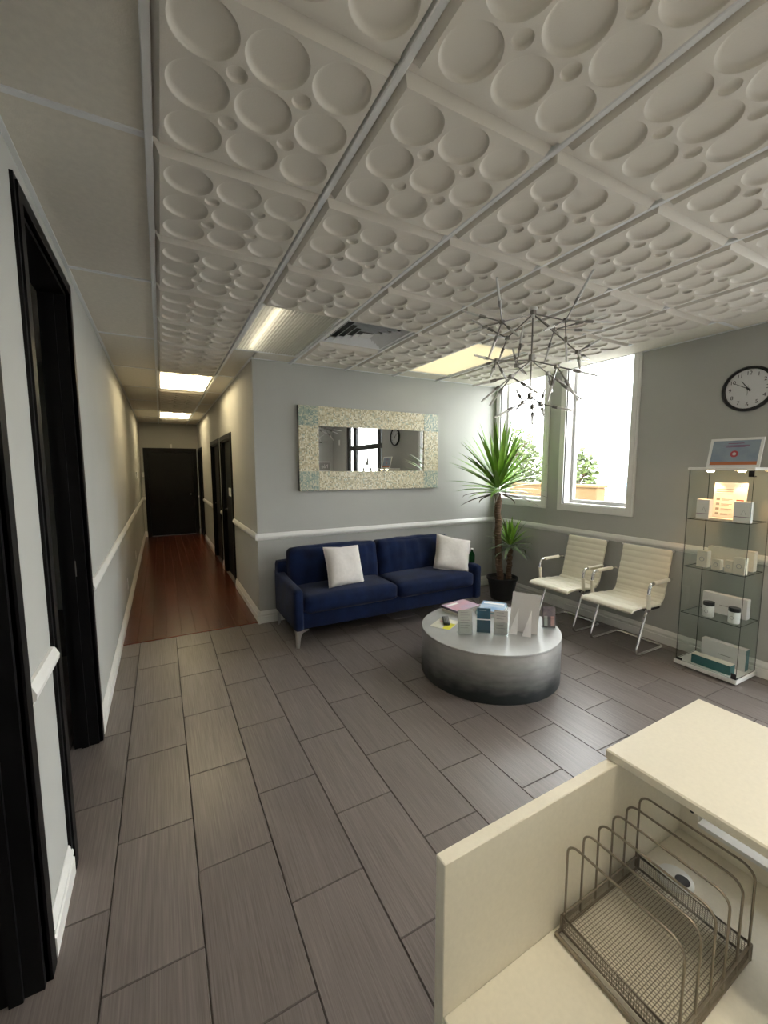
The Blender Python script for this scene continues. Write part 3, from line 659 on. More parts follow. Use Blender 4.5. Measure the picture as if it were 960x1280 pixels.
# ------------------------------------------------------------------ cantilever chairs
def make_chair(label, x, y):
    t = thing('cantilever_chair', label, 'chair', (x, y, 0), 0, 'cream waiting chairs')     # faces -X, origin at seat centre
    W = .235
    def sheet(path, nm, ribs, W=.235):
        P = [Vector((a, 0, b)) for a, b in path]; n = 40
        seg = [0]
        for i in range(1, len(P)): seg.append(seg[-1]+(P[i]-P[i-1]).length)
        pts = []
        for i in range(n*2+1):
            s = seg[-1]*i/(n*2); k = max(j for j in range(len(seg)-1) if seg[j] <= s+1e-9); f = (s-seg[k])/(seg[k+1]-seg[k]); pts.append((P[k].lerp(P[k+1], f), s/seg[-1]))
        vs = []; fs = []; m = len(pts); top = []; bot = []
        for i, (p, s) in enumerate(pts):
            d = (pts[min(i+1,m-1)][0]-pts[max(i-1,0)][0]).normalized(); nn = Vector((-d.z, 0, d.x))
            if nm == 'backrest': nn = Vector((-d.z, 0, d.x))
            o = .012+(.007*abs(math.sin(s*math.pi*ribs))**.6 if ribs else .004)
            top.append((p+nn*o)); bot.append(p-nn*.010)
        for i in range(m):
            for yy in (-W, -W+.012, W-.012, W):
                e = .6 if abs(yy) == W else 1; mid = (top[i]+bot[i])/2
                vs.append((mid+(top[i]-mid)*e)+Vector((0,yy,0)))
            for yy in (W, W-.012, -W+.012, -W):
                e = .6 if abs(yy) == W else 1; mid = (top[i]+bot[i])/2
                vs.append((mid+(bot[i]-mid)*e)+Vector((0,yy,0)))
        for i in range(m-1):
            for j in range(8): fs.append((i*8+j, i*8+(j+1)%8, (i+1)*8+(j+1)%8, (i+1)*8+j))
        fs += [tuple(range(8)), tuple(range((m-1)*8, m*8))[::-1]]
        return MB().add(vs, fs).build(nm, VINYL, t, smooth=50)
    sheet([(-.27,.415),(-.25,.432),(-.15,.440),(0,.432),(.10,.424),(.165,.426)], 'seat', 4)
    sheet([(.168,.427),(.205,.440),(.232,.475),(.248,.54),(.272,.66),(.300,.78),(.318,.875),(.324,.888)], 'backrest', 9, .222)
    MB().tube([(.322,-W-.006,.885),(.322,W+.006,.885)], .011, 10).build('top_rail', CHROME, t, smooth=50)
    MB().tube([(-.245,-W-.004,.420),(-.245,W+.004,.420)], .010, 10).build('front_rail', CHROME, t, smooth=50)
    path = []
    def arc(a, b, c, n=6):
        return [Vector(a)*(1-s)**2+Vector(b)*2*s*(1-s)+Vector(c)*s*s for s in [i/n for i in range(n+1)]]
    for sgn in (-1, 1):
        yy = sgn*.215
        fr = [Vector((.15,yy,.405)), Vector((.06,yy,.402))]+arc((.03,yy,.40),(-.02,yy,.395),(-.035,yy,.345))+arc((-.125,yy,.085),(-.15,yy,.012),(-.08,yy,.012))+[Vector((.20,yy,.012))]
        if sgn == 1: fr += arc((.24,yy,.012),(.28,yy,.012),(.28,yy-.05,.012))+[Vector((.28,0,.012))]
        else: fr += arc((.24,yy,.012),(.28,yy,.012),(.28,yy+.05,.012))+[Vector((.28,0,.012))]
        MB().tube(fr, .012, 10).build('frame', CHROME, t, smooth=60)
        ya = sgn*.262
        ar = [Vector((-.06,sgn*.235,.405)), Vector((-.065,ya,.415))]+arc((-.075,ya,.45),(-.105,ya,.64),(-.045,ya,.645))+[Vector((.10,ya,.648)), Vector((.20,ya,.650))]+arc((.23,ya,.65),(.275,ya,.65),(.272,sgn*.236,.64))
        MB().tube(ar, .013, 10).build('armrest', CHROME, t, smooth=60)
        pad = [(-.082,ya,.50),(-.088,ya,.58)]; 
        MB().tube([(-.02,ya,.6465),(.04,ya,.647),(.20,ya,.650)], .0175, 12).build('arm_pad', VINYL, t, smooth=60)
        MB().tube([(-.072,ya,.435),(-.080,ya,.50),(-.088,ya,.56)], .0165, 12).build('arm_pad', VINYL, t, smooth=60)
        MB().rbox(-.05,yy-.02,.396,.15,yy+.02,.412,.004,1).build('seat_bracket', BLKPL, t)
    return t
make_chair('cream ribbed cantilever chair with chrome arms under the window beside the yucca', 3.665, 2.84)
make_chair('cream ribbed cantilever chair with chrome arms next to the glass display cabinet', 3.675, 2.225)

# ------------------------------------------------------------------ wall clock
ck = thing('wall_clock', 'round black rimmed wall clock with white face above the display cabinet', 'clock')
orient(ck, (XW, 1.578, 2.234), (0,-1,0), (0,0,1))
MB().lathe([(.148,.004),(.168,.004),(.172,.012),(.170,.030),(.160,.040),(.150,.036),(.148,.024),(.148,.004)], 64).build('rim', BLKPL, ck, smooth=50)
MB().lathe([(0,.012),(.150,.012),(.150,.016),(0,.016)], 64).build('dial', mat('clock_face', (.74,.74,.75), .5, var=.01), ck)
for i in range(1, 13):
    a = R(90-30*i); text('numeral', str(i), .040, INK, ck, (.118*math.cos(a), .118*math.sin(a), .0168))
def hand(ang, l, wd, z, nm):
    mb = MB().extrude([(-wd,-.025),(wd,-.025),(wd*.5,l),(-wd*.5,l)], .0012); o = mb.build(nm, INK, ck, loc=(0,0,z)); o.rotation_euler.z = -R(ang)
hand(325, .078, .004, .019, 'hour_hand'); hand(300, .118, .0028, .0215, 'minute_hand'); hand(182, .05, .001, .024, 'second_hand')
MB().lathe([(0,.017),(.007,.017),(.007,.026),(0,.026)], 16).build('hub', INK, ck)

# ------------------------------------------------------------------ glass display cabinet
cx0, cx1, cy0, cy1, ch = 3.715, 4.03, 1.372, 1.785, 1.63
cbm = thing('display_cabinet', 'tall narrow glass display cabinet with white base and top by the wall', 'cabinet', ((cx0+cx1)/2, (cy0+cy1)/2, 0))
ax, ay = (cx1-cx0)/2, (cy1-cy0)/2
MB().rbox(-ax-.01,-ay-.01,.012,ax,ay+.01,.045,.003,1).build('base', TRIMM, cbm)
ftm = MB().lathe([(0,0),(.016,0),(.018,.004),(.018,.012),(0,.012)], 16).mesh('foot', BLKPL)
for a in (-1,1):
    for b in (-1,1): inst('foot', ftm, cbm, (a*(ax-.03), b*(ay-.03), 0))
MB().rbox(-ax-.008,-ay-.008,ch-.022,ax,ay+.008,ch,.003,1).build('top', TRIMM, cbm)
def gpanel(x0,y0,z0,x1,y1,z1,nm,thin):
    mb = MB().box(x0,y0,z0,x1,y1,z1)
    # one clear pane, narrow edge faces dark
    d = [x1-x0,y1-y0,z1-z0]; k = d.index(min(d)); ids = {2:(0,1),1:(2,4),0:(3,5)}[k]
    mb.f = [f for i, f in enumerate(mb.f) if i != ids[1]]; mb.m = [0 if i == ids[0] else 1 for i in range(6) if i != ids[1]]
    return mb.build(nm, [CGLASS, GEDGE], cbm)
g = .004; z0, z1 = .046, ch-.023
gpanel(-ax,-ay,z0,-ax+g,ay-.0,z1,'glass_door',0)
for sy in (-1,1):
    yy = sy*ay; a, b = sorted((yy, yy-sy*g)); gpanel(-ax+g+.004, a, z0, ax-.004, b, z1, 'glass_side', 1)
gpanel(ax-.008,-ay+g+.002,z0,ax-.004,ay-g-.002,z1,'glass_back',0)
SHZ = [.452,.835,1.222]
for z in SHZ: gpanel(-ax+.010,-ay+g+.003,z-.005,ax-.010,ay-g-.003,z,'glass_shelf',2)
for z in (z0+.002, z1-.045):
    MB().box(-ax-.004,-ay-.004,z-.001,-ax+.03,-ay+.03,z+.006).box(-ax-.004,-ay-.003,z,-ax-.001,-ay+.03,z+.042).build('hinge', BLKPL, cbm)
MB().box(-ax-.004,ay-.05,z0,-ax-.001,ay-.01,z0+.02).build('door_catch', BLKPL, cbm)
for yy in (.10,-.10):
    sp = MB().lathe([(0,-.014),(.020,-.014),(.024,0),(0,0)], 20).build('spot_lamp', LEDW, cbm, loc=(-ax+.09, yy, ch-.0225), smooth=40)
    ld = bpy.data.lights.new('cabinet_spot', 'SPOT'); ld.energy = 6.5; ld.color = (1,.55,.24); ld.spot_size = R(75); ld.spot_blend = .6; ld.shadow_soft_size = .012
    lo = bpy.data.objects.new('cabinet_spot', ld); C.objects.link(lo); lo.parent = cbm; lo.location = (-ax+.09, yy, ch-.040); lo.rotation_euler = (0, R(-17), 0)
def carton(name, label, cat, x0, x1, y0, y1, z0, h, m, group, deco=None, mtop=None):
    o = thing(name, label, cat, ((x0+x1)/2, (y0+y1)/2, z0+.0006), 0, group); a, b = (x1-x0)/2, (y1-y0)/2
    MB().rbox(-a,-b,0,a,b,h,.0015,1).build('body', m, o)
    if deco: deco(o, a, b, h)
    return o
def ring_logo(o, a, b, h): 
    r = min(b*.45, .016); MB().tube([(-a-.0005, r*math.cos(q*.3927), h*.5+r*math.sin(q*.3927)) for q in range(16)], .002, 5, closed=True).build('ring_mark', GREYT, o)
def arch_logo(o, a, b, h):
    MB().tube([(-a-.0005, b*.1, h*.38),(-a-.0005,-b*.2,h*.62),(-a-.0005,-b*.5,h*.38)], .0015, 5).build('arch_mark', GREYT, o)
    MB().box(-a-.0008,-b+.002,h*.26,-a-.0002,b-.002,h*.285).build('stripe', PLUM, o)
PLUM = mat('plum_line', (.22, .08, .16), .5)
def tline(o, a, b, h): MB().box(-a-.0008,-b*.45,h*.44,-a-.0002,b*.2,h*.47).build('text_line', GREYT, o)
G1, G2, G3, G4 = 'cartons on the top glass shelf', 'cartons on the middle glass shelf', 'items on the lower glass shelf', 'boxes on the cabinet base'
carton('carton', 'white carton with arch mark and plum stripe at the chair end of the top shelf', 'box', 3.79,3.85,1.664,1.752,SHZ[2],.155,PAPER,G1,arch_logo)
carton('carton', 'white carton with arch mark and plum stripe standing in front of the lit sheet', 'box', 3.755,3.80,1.388,1.490,SHZ[2],.155,PAPER,G1,arch_logo)
sh = thing('display_sheet', 'warmly lit printed sheet standing on the top glass shelf', 'sign', (3.875, 1.575, SHZ[2]+.0006))
bm = bmesh.new(); bmesh.ops.create_cube(bm, size=1)
for v in bm.verts: v.co = Vector((v.co.x*.003, v.co.y*.215, .145+v.co.z*.29))
rot = Matrix.Rotation(R(5), 4, 'Y'); bm.transform(rot); MB().bm(bm).build('sheet', PAPER, sh)
def shline(y0_, y1_, za, zb, m, nm='text_line'):
    bm = bmesh.new(); bmesh.ops.create_cube(bm, size=1)
    for v in bm.verts: v.co = Vector((-.0022+v.co.x*.0008, (y0_+y1_)/2+v.co.y*(y1_-y0_), (za+zb)/2+v.co.z*(zb-za)))
    bm.transform(rot); MB().bm(bm).build(nm, m, sh)
for i in range(3): shline(-.02,.09,.235-i*.018,.240-i*.018,GREYT)
for i in range(4): shline(.062,.085,.15-i*.038,.168-i*.038,GREYT,'print_icon'); shline(-.02,.05,.158-i*.038,.162-i*.038,GREYT); shline(-.0,.05,.150-i*.038,.153-i*.038,GREYT)
for i in range(3): shline(-.062-i*.014,-.055-i*.014,.262,.270,INK,'print_dot')
shline(-.092,-.045,.145,.160,mat('print_red',(.35,.05,.04),.5),'print_panel')
carton('flat_box', 'flat cream box lying at the foot of the lit sheet', 'box', 3.775,3.835,1.50,1.655,SHZ[2],.016,CREAMB,G1)
carton('carton', 'long cream box standing at the back of the middle glass shelf', 'box', 3.93,3.985,1.405,1.71,SHZ[1],.155,CREAMB,G2)
carton('carton', 'tall white carton with ring mark at the end of the middle shelf beside chairs', 'box', 3.79,3.85,1.65,1.722,SHZ[1],.130,CREAMB,G2,ring_logo)
carton('carton', 'smallest white carton with ring mark in the middle shelf row', 'box', 3.775,3.82,1.553,1.612,SHZ[1],.082,CREAMB,G2,ring_logo)
carton('carton', 'small white carton with ring mark between the smallest and the widest carton', 'box', 3.765,3.81,1.472,1.522,SHZ[1],.090,CREAMB,G2,ring_logo)
carton('carton', 'widest white carton with ring mark in the middle shelf row', 'box', 3.75,3.80,1.39,1.462,SHZ[1],.125,CREAMB,G2,ring_logo)
carton('carton', 'long white box behind two jars on the lower glass shelf', 'box', 3.93,3.985,1.42,1.72,SHZ[0],.158,CARDW,G3,tline)
def jar(label, y):
    o = thing('jar', label, 'jar', (3.79, y, SHZ[0]+.0006), 0, G3)
    MB().lathe([(0,0),(.034,0),(.036,.004),(.036,.085),(.032,.09),(0,.09)], 28).build('body', WHITEP, o, smooth=40)
    MB().lathe([(0,.0895),(.036,.0895),(.0375,.092),(.0375,.116),(.035,.119),(0,.119)], 28).build('lid', BLKPL, o, smooth=40)
    MB().tube([(-.0365, .012*math.cos(q*.3927), .045+.012*math.sin(q*.3927)) for q in range(16)], .0016, 5, closed=True).build('ring_mark', GREYT, o)
jar('white jar with black lid on lower glass shelf, the one nearer the chairs', 1.612); jar('white jar with black lid on lower glass shelf, the one at the cabinet hinge side', 1.444)
carton('carton', 'tall white box with teal end standing at the back of cabinet base', 'box', 3.925,3.985,1.40,1.70,.045,.172,CARDW,G4,
       lambda o, a, b, h: (tline(o, a, b, h), MB().box(-a+.004,-b-.0012,.002,a-.004,-b-.0004,h-.002).build('teal_end', TEAL, o)))
carton('carton', 'low teal box with cream top lying at the front of cabinet base', 'box', 3.755,3.83,1.425,1.69,.045,.072,TEAL,G4,
       lambda o, a, b, h: MB().rbox(-a+.001,-b+.001,h,a-.001,b-.001,h+.004,.001,1).build('lid', CREAMB, o))
# framed certificate on the cabinet
ce = thing('framed_certificate', 'white framed blue certificate leaning on top of the display cabinet', 'frame')
tl = R(14); orient(ce, (3.835, 1.56, ch+.0005), (0,-1,0), (math.sin(tl),0,math.cos(tl)))
w_, h_ = .168, .228
MB().box(-w_,0,-.012,w_,.018,.0).box(-w_,h_-.018,-.012,w_,h_,.0).box(-w_,.018,-.012,-w_+.018,h_-.018,0).box(w_-.018,.018,-.012,w_,h_-.018,0).build('frame', WHITEP, ce)
MB().box(-w_+.018,.018,-.010,w_-.018,h_-.018,-.004).build('print', mat('print_sky', (.20,.27,.36), .4, vscale=9, col2=(.30,.36,.42)), ce)
MB().box(-w_+.020,.020,-.0038,w_-.020,.045,-.0032).build('orange_band', mat('print_orange', (.50,.16,.06), .5, var=.1), ce)
MB().lathe([(0,-.0038),(.026,-.0038),(.026,-.0030),(0,-.0030)], 24, (0,.105,0)).build('seal', mat('print_seal', (.42,.06,.07), .4), ce)
MB().lathe([(0,-.0029),(.012,-.0029),(.012,-.0024),(0,-.0024)], 16, (0,.105,0)).build('seal_mark', PPALE, ce)
for zz, l in ((.185,.05),(.168,.085),(.158,.06)): MB().box(-l,zz,-.0038,l,zz+.005,-.0032).build('text_line', PLUM, ce)
MB().add([(-.02,.15,-.0125),(.02,.15,-.0125),(.02,.0185,-.06),(-.02,.0185,-.06),(-.02,.15,-.0145),(.02,.15,-.0145),(.02,.0165,-.062),(-.02,.0165,-.062)],
         [(0,1,2,3),(7,6,5,4),(0,4,5,1),(1,5,6,2),(2,6,7,3),(3,7,4,0)]).build('easel_leg', BLKPL, ce)

# ------------------------------------------------------------------ chandelier
CHX, CHY = 2.22, 2.06
chd = thing('chandelier', 'branching metal chandelier with slim clear glass rods hanging over the coffee table', 'chandelier', (CHX, CHY, ZC-.03))
org = Vector((CHX, CHY, ZC-.03)); D0 = (Vector((CHX, CHY, 2.45))-Vector((0,0,H))).dot(fw)
GROD = mat('glass_rod', (.95, .94, .92), .15, var=.02, coat=.5)
nt = GROD.node_tree; tr_ = nt.nodes.new('ShaderNodeBsdfTransparent'); mx_ = nt.nodes.new('ShaderNodeMixShader'); mx_.inputs[0].default_value = .85
nt.links.new(tr_.outputs[0], mx_.inputs[1]); nt.links.new(nt.nodes['Principled BSDF'].outputs[0], mx_.inputs[2]); nt.links.new(mx_.outputs[0], nt.nodes['Material Output'].inputs[0])
MB().lathe([(0,-.002),(.026,-.002),(.028,-.010),(.024,-.018),(.012,-.026),(.012,-.07),(0,-.07)], 32).build('canopy', WHITEP, chd, smooth=50)
zA = pix(668,391,D0).z-org.z; zB = pix(665,447,D0).z-org.z; zE = pix(665,494,D0).z-org.z
MB().tube([(0,0,-.06),(0,0,zE)], .005, 8).build('stem', NICKEL, chd, smooth=60)
hubm = MB().rbox(-.016,-.016,-.022,.016,.016,.022,.004,1).mesh('hub', NICKEL)
for z in (zA, zB, zE): inst('hub', hubm, chd, (0,0,z))
rr = random.Random(11)
def pt(x, y, f): return pix(x, y, D0+f)-org
nodem = MB().rbox(-.014,-.014,-.014,.014,.014,.014,.004,1).mesh('joint', NICKEL)
def arm_to(a, b, mid=True):
    MB().tube([a, b], .0045, 6).build('arm', NICKEL, chd, smooth=60)
    if mid: inst('joint', nodem, chd, b)
def branch(node, tip):
    d = tip-node; l = d.length; u = d/l
    o = MB().tube([node, node+u*(l*.45)], .0045, 6).build('branch', NICKEL, chd, smooth=60)
    MB().tube([node+u*(l*.40), node+u*(l*.43), node+u*(l*.52), node+u*(l*.55)], .0105, 8).build('socket', NICKEL, o, smooth=60)
    MB().tube([node+u*(l*.55), node+u*(l*.95), tip], .0085, 8, r1=.005).build('glass_rod', GROD, o, smooth=60)
hubs = {'A': Vector((0,0,zA-.015)), 'B': Vector((0,0,zB-.015)), 'E': Vector((0,0,zE))}
NODES = [('A',(627.5,402.5),-.05,[(621,347),(576,388),(583,415),(648,420),(611,447)]),
         ('A',(707,400.6),-.02,[(742,337),(680,413),(708,452),(769,403)]),
         ('A',(634,422.5),.17,[(609,418),(622,455),(590,400)]),
         ('A',(693,412),.20,[(760,394),(756,413),(681,452)]),
         ('A',(722,440),.05,[(752,423),(736,449),(725,461)]),
         ('B',(620,451),.05,[(593,444),(601,458),(613,471),(634,476)]),
         ('B',(646,457),.16,[(654,408),(641,436),(658,468)]),
         ('B',(639,471),-.14,[(591,482),(602,502),(612,507),(672,491)]),
         ('B',(696,458),-.04,[(684,503),(748,470),(723,501)]),
         ('B',(685,467),.14,[(706,481),(728,500),(690,490)]),
         ('E',(654,503),-.06,[(618,522),(645,487),(645,512)]),
         ('E',(676,505),-.05,[(715,513),(681,486),(680,520)]),
         ('E',(666,508),.08,[(665,531),(663,512)])]
for hb, (nx, ny), f, tips in NODES:
    nd = pt(nx, ny, f); arm_to(hubs[hb], nd)
    for i, (tx, ty) in enumerate(tips):
        pl = math.hypot(tx-nx, ty-ny)/182; df = math.sqrt(max(.0, .26**2-pl**2))*(1 if (i+int(nx)) % 2 else -1)
        df = max(-.2, min(.2, df)); b = pt(tx, ty, f+df)
        if b.z > -.012:                      # rods that rise to the ceiling lean towards the viewer
            g_ = fw+rt*((tx-480)/F)+up*((640-ty)/F); b = Vector((0,0,H))+g_*((ZC-.045-H)/g_.z)-org
        branch(nd, b)

# ------------------------------------------------------------------ reception desk (only its end is in view)
dk = thing('reception_desk', 'cream laminate reception desk with raised counter and end panel', 'desk', (.747, -.3, 0), R(1.2))
ox, oy = -.74, .3
def dpart(nm, x0, y0, z0, x1, y1, z1, r=.0015): return MB().rbox(x0+ox, y0+oy, z0, x1+ox, y1+oy, z1, r, 1).build(nm, CREAM, dk)
DZ, PZ = .727, 1.003; DY = -1.1
dpart('end_panel', .373, .486, 0, 1.113, .509, PZ)
dpart('desk_top', .375, DY, DZ-.025, 1.113, .4855, DZ)
dpart('front_panel', 1.114, DY, 0, 1.134, .509, DZ-.026)
# upper screen with a long slot
mb = MB()
for y0, y1, z0, z1 in ((DY,.509,DZ-.026,.7625),(DY,.509,.850,PZ),(.448,.509,.7625,.850)): mb.box(1.114+ox, y0+oy, z0, 1.134+ox, y1+oy, z1)
sb = mb.build('screen_panel', CREAM, dk)
MB().box(1.110+ox, DY+oy, .763, 1.215+ox, .447+oy, .772).box(1.135+ox, .443+oy, .772, 1.16+ox, .447+oy, .85).build('slot_lining', WHITEP, sb)
hm = MB().lathe([(0,0),(.004,0),(.004,.001),(0,.001)], 10)
for yy, zz in ((.474,.835),(.455,.842),(.462,.79),(.446,.80)):
    o = MB().lathe([(0,0),(.005,0),(.005,.001),(0,.001)], 10).build('screw_hole', INK, sb); o.location = (1.1138+ox, yy+oy, zz); o.rotation_euler = (0, R(-90), 0)
dpart('counter_top', .825, DY, PZ+.0005, 1.225, .513, PZ+.021, .003)
gm = MB().lathe([(0,.0005),(.034,.0005),(.034,.004),(.030,.006),(0,.006)], 32).build('grommet', WHITEP, dk, loc=(.958+ox, .42+oy, DZ), smooth=40)
MB().lathe([(0,.0062),(.014,.0062),(.014,.007),(0,.007)], 24, (.004,-.012,0)).build('cable_hole', INK, gm)

# ------------------------------------------------------------------ wire file rack on the desk
fx0, fx1, fy0, fy1 = .648, .905, .272, .473
fr = thing('file_rack', 'bronze wire mesh file sorter with six loops on the desk top', 'file rack', (fx0, fy0, DZ+.0005), R(1.2))
W_, D2 = fx1-fx0, fy1-fy0
def rail(pts, r, nm='rail', **k): return MB().tube(pts, r, 8, **k).build(nm, WIRE, fr, smooth=60)
zt = .034
rail([(0,0,zt),(W_,0,zt),(W_,D2,zt),(0,D2,zt)], .0032, 'rim', closed=True)
rail([(0,0,.004),(W_,0,.004),(W_,D2,.004),(0,D2,.004)], .003, 'base_ring', closed=True)
rail([(-.016,0,.0045),(-.016,D2,.0045)], .0042, 'front_bar')
for yy in (0, D2): rail([(-.016,yy,.0045),(.0,yy,.0045)], .003, 'tie')
for xx in (0, W_):
    for yy in (0, D2): rail([(xx,yy,.003),(xx,yy,zt)], .0035, 'corner_post')
for i in range(6):
    xx = .008+i*(W_-.016)/5; hh = .186; r_ = .022
    def cor(cy, cz, a0, a1): return [(xx, cy+r_*math.cos(R(a0+(a1-a0)*k/6)), cz+r_*math.sin(R(a0+(a1-a0)*k/6))) for k in range(7)]
    rail([(xx,0,.012),(xx,0,.09)]+cor(r_, hh-r_, 180, 90)+cor(D2-r_, hh-r_, 90, 0)+[(xx,D2,.09),(xx,D2,.012)], .0022, 'divider_loop')
def meshp(nm, org_, du, dv, nu, nv, r):
    mb = MB(); o_, u, v = Vector(org_), Vector(du), Vector(dv); nn = u.cross(v).normalized()*r
    def strip(a, b, s):
        s = s.normalized()*r; mb.add([a-s, a+nn, a+s, b-s, b+nn, b+s, a-nn, b-nn], [(0,1,4,3),(1,2,5,4),(2,6,7,5),(6,0,3,7)])
    for i in range(nu+1): p = o_+u*(i/nu); strip(p, p+v, u)
    for j in range(nv+1): p = o_+v*(j/nv); strip(p, p+u, v)
    o = mb.build(nm, WIRE, fr); o['kind'] = 'stuff'; return o
meshp('mesh_floor', (0,0,.007), (W_,0,0), (0,D2,0), 44, 34, .0006)
for yy in (0, D2): meshp('mesh_side', (0,yy,.004), (W_,0,0), (0,0,zt-.004), 64, 7, .0005)
for xx in (0, W_): meshp('mesh_end', (xx,0,.004), (0,D2,0), (0,0,zt-.004), 48, 7, .0005)
cl = thing('plastic_clip', 'small clear plastic clip lying on the desk beside the file rack', 'clip', (.925, .245, DZ+.0005), R(20))
MB().rbox(-.012,-.008,0,.012,.008,.005,.002,1).build('body', ACRYL, cl); MB().tube([(-.008,-.004,.006),(.01,.004,.006)], .0015, 6).build('spring', CHROME, cl)

# ------------------------------------------------------------------ small wall fittings
def plate(nm, label, cat, loc, xa, wd, ht, group=None, parts='outlet'):
    o = thing(nm, label, cat, group=group); orient(o, loc, xa, (0,0,1))
    MB().rbox(-wd/2,-ht/2,.0005,wd/2,ht/2,.006,.002,1).build('cover_plate', WHITEP, o)
    if parts == 'outlet':
        for s in (-1,1): MB().rbox(-.014,s*.02-.012,.006,.014,s*.02+.012,.009,.001,1).build('socket', TRIMM, o)
    elif parts == 'box': MB().rbox(-wd*.42,-ht*.42,.006,wd*.42,ht*.42,.028,.005,1).build('casing', WHITEP, o)
    return o
LX = (0,1,0)
plate('outlet', 'white wall outlet low on the hallway wall near the tile edge', 'outlet', (XL,5.55,.30), LX, .075, .12, 'hall outlets')
plate('outlet', 'white wall outlet low on the hallway wall further along the wood floor', 'outlet', (XL,7.4,.30), LX, .075, .12, 'hall outlets')
plate('thermostat', 'white thermostat box on the hallway side wall', 'thermostat', (XL,8.98,1.51), LX, .10, .14, None, 'box')
plate('wall_switch', 'small white switch on the end wall beside the closed black door', 'switch', (-.365,YE,1.49), (1,0,0), .055, .11, None, 'box')
plate('motion_sensor', 'small pale sensor above the closed black door at hallway end', 'sensor', (.255,YE,2.17), (1,0,0), .05, .09, None, 'box')
plate('alarm_sensor', 'white alarm sensor high on the wall beside the glass entrance door', 'sensor', (XW,-1.3,2.28), (0,-1,0), .07, .14, None, 'box')
sg = thing('wall_sign', 'dark sign with white border and lettering seen only in the mirror', 'sign'); orient(sg, (3.83,YF,1.68), (-1,0,0), (0,0,1))
MB().box(-.16,-.13,.001,.16,.13,.010).build('board', PAPER, sg); MB().box(-.15,-.105,.010,.15,.105,.012).build('panel', GREYT, sg)
text('lettering', 'Ne', .15, PAPER, sg, (.0,0,.0125))
# bin inside the dark side room
bn = thing('waste_bin', 'black waste bin in the dark room behind the open doorway', 'bin', (-.74, 3.10, .0))
MB().lathe([(0,0),(.10,0),(.13,.28),(.135,.285),(.135,.295),(.128,.295),(.122,.28),(.096,.008),(0,.008)], 32).build('bucket', BLKPL, bn, smooth=40)
MB().lathe([(.131,.283),(.139,.286),(.140,.294),(.134,.299),(.128,.296)], 32).build('rim', DARKM, bn, smooth=60)

# ------------------------------------------------------------------ outdoors
GROUND = mat('asphalt', (.30, .30, .29), .9, var=.1, vscale=3); TAN = mat('tan_stucco', (.17, .10, .04), .85, var=.06, vscale=5, bump=.2, bscale=30)
FOL = mat('foliage', (.085, .115, .02), .6, vscale=5, col2=(.05, .08, .012), rnd=.2); CARW = mat('car_white', (.75, .76, .78), .25, var=.02, coat=.5); CARG = mat('car_glass', (.07, .12, .17), .1, var=.1); RUB = mat('rubber', (.02,.02,.02), .8)
gr = MB().box(XW+.16, -40, -.35, 80, 80, -.15).box(-40,-60,-.35,XW+.16,YF-.12,-.15).build('ground', GROUND); gr['kind'] = 'structure'
pw = thing('planter_wall', 'low tan stucco wall outside the windows', 'wall', (6.6, 6.5, -.15))
MB().rbox(-.12,-2.0,0,.12,2.6,1.44,.01,1).build('body', TAN, pw); MB().rbox(-.15,-2.03,1.44,.15,2.63,1.49,.01,1).build('coping', TAN, pw)
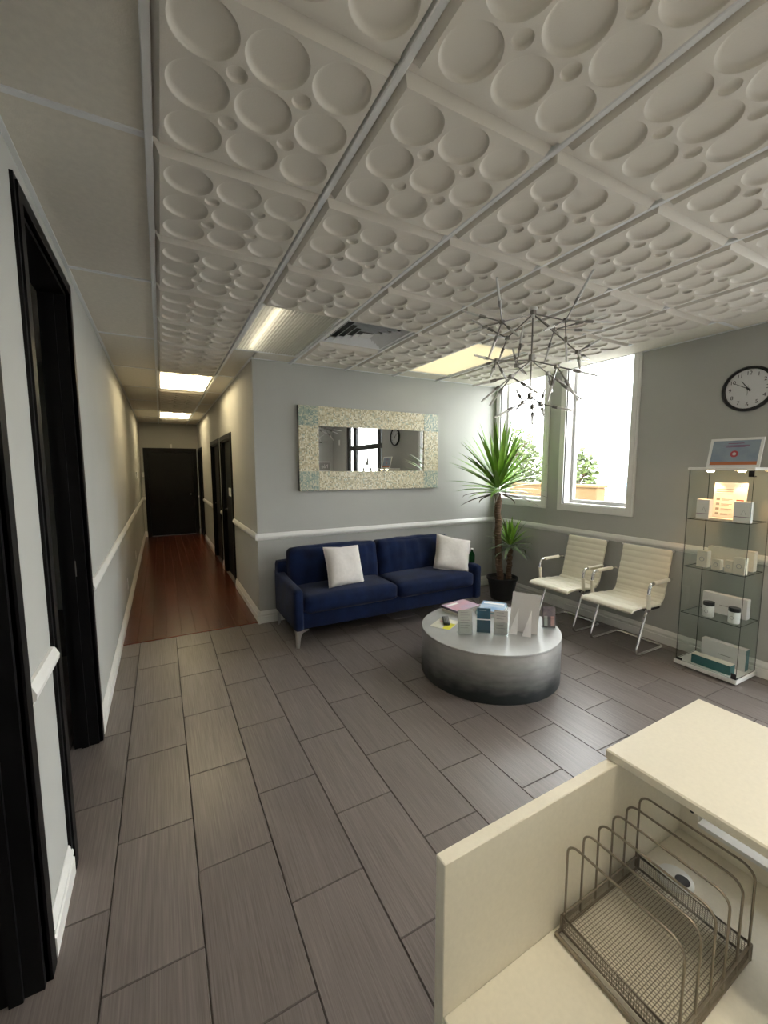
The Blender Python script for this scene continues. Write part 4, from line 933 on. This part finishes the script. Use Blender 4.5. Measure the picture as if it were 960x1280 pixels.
def tree(label, x, y, h, r, n, seed, name='tree'):
    q = random.Random(seed); t = thing(name, label, 'tree', (x, y, -.15), 0, 'trees outside the windows')
    mb = MB(); mb.tube([(0,0,0),(.05,.03,h*.35),(-.03,.06,h*.7)], .09, 8, r1=.04)
    for k in range(5): a = k*1.25; mb.tube([(0,0,h*(.35+.06*k)),(math.cos(a)*r*.6, math.sin(a)*r*.6, h*(.55+.07*k))], .035, 6, r1=.012)
    mb.build('trunk', BARK, t, smooth=60)
    fo = MB()
    for k in range(n):
        while True:
            v = Vector((q.uniform(-1,1), q.uniform(-1,1), q.uniform(-1,1)))
            if .35 < v.length < 1 and noise.noise(v*2.2+Vector((seed,0,0))) > -.25: break
        c = Vector((v.x*r, v.y*r, h*.62+v.z*h*.40)); a = Vector((q.gauss(0,1),q.gauss(0,1),q.gauss(0,.6))).normalized()*.10; b = a.orthogonal().normalized()*.045
        fo.add([c-a, c+b, c+a, c-b], [(0,1,2,3)])
    f = fo.build('foliage', FOL, t); f['kind'] = 'stuff'; return t
tree('leafy green tree seen through the window behind the yucca', 8.8, 9.0, 3.0, 1.05, 2600, 4)
tree('small leafy tree at the end of the tan wall between the two windows', 9.6, 7.2, 2.3, .5, 900, 8)
def car(label, x, y, rz):
    t = thing('car', label, 'car', (x, y, -.15), rz, 'parked cars outside')
    prof = [(-2.2,.30),(-2.25,.55),(-2.15,.82),(-1.2,.95),(-.55,1.38),(.75,1.42),(1.55,1.02),(2.15,.92),(2.22,.60),(2.15,.30)]
    k = len(prof); vs = []
    for yy, s in ((-.86,.93),(-.80,1),(.80,1),(.86,.93)): vs += [(a*(s if abs(yy) > .85 else 1), yy, .3+(b-.3)*(s if abs(yy) > .85 else 1)) for a, b in prof]
    fs = [(j*k+i, j*k+(i+1)%k, (j+1)*k+(i+1)%k, (j+1)*k+i) for j in range(3) for i in range(k)]+[tuple(range(k))[::-1], tuple(range(3*k, 4*k))]
    MB().add(vs, fs).build('body', CARW, t, smooth=35)
    MB().add([(-1.16,-.70,.985),(-1.16,.70,.985),(-.60,.64,1.365),(-.60,-.64,1.365)], [(0,1,2,3)]).build('windscreen', CARG, t, loc=(-.012,0,.012))
    for s in (-1,1): MB().add([(-.95,s*.868,.98),(1.25,s*.868,1.0),(.72,s*.868,1.32),(-.5,s*.868,1.30)], [(0,1,2,3)]).build('side_window', CARG, t)
    wm = MB().lathe([(0,-.1),(.2,-.1),(.31,-.09),(.32,0),(.31,.09),(.2,.1),(0,.1)], 24).mesh('wheel', RUB)
    for a in (-1.4,1.4):
        for b in (-.80,.80): o = inst('wheel', wm, t, (a, b, .32)); o.rotation_euler = (R(90),0,0)
    return t
car('white car parked outside beyond the tan wall', 12.4, 7.1, R(8))
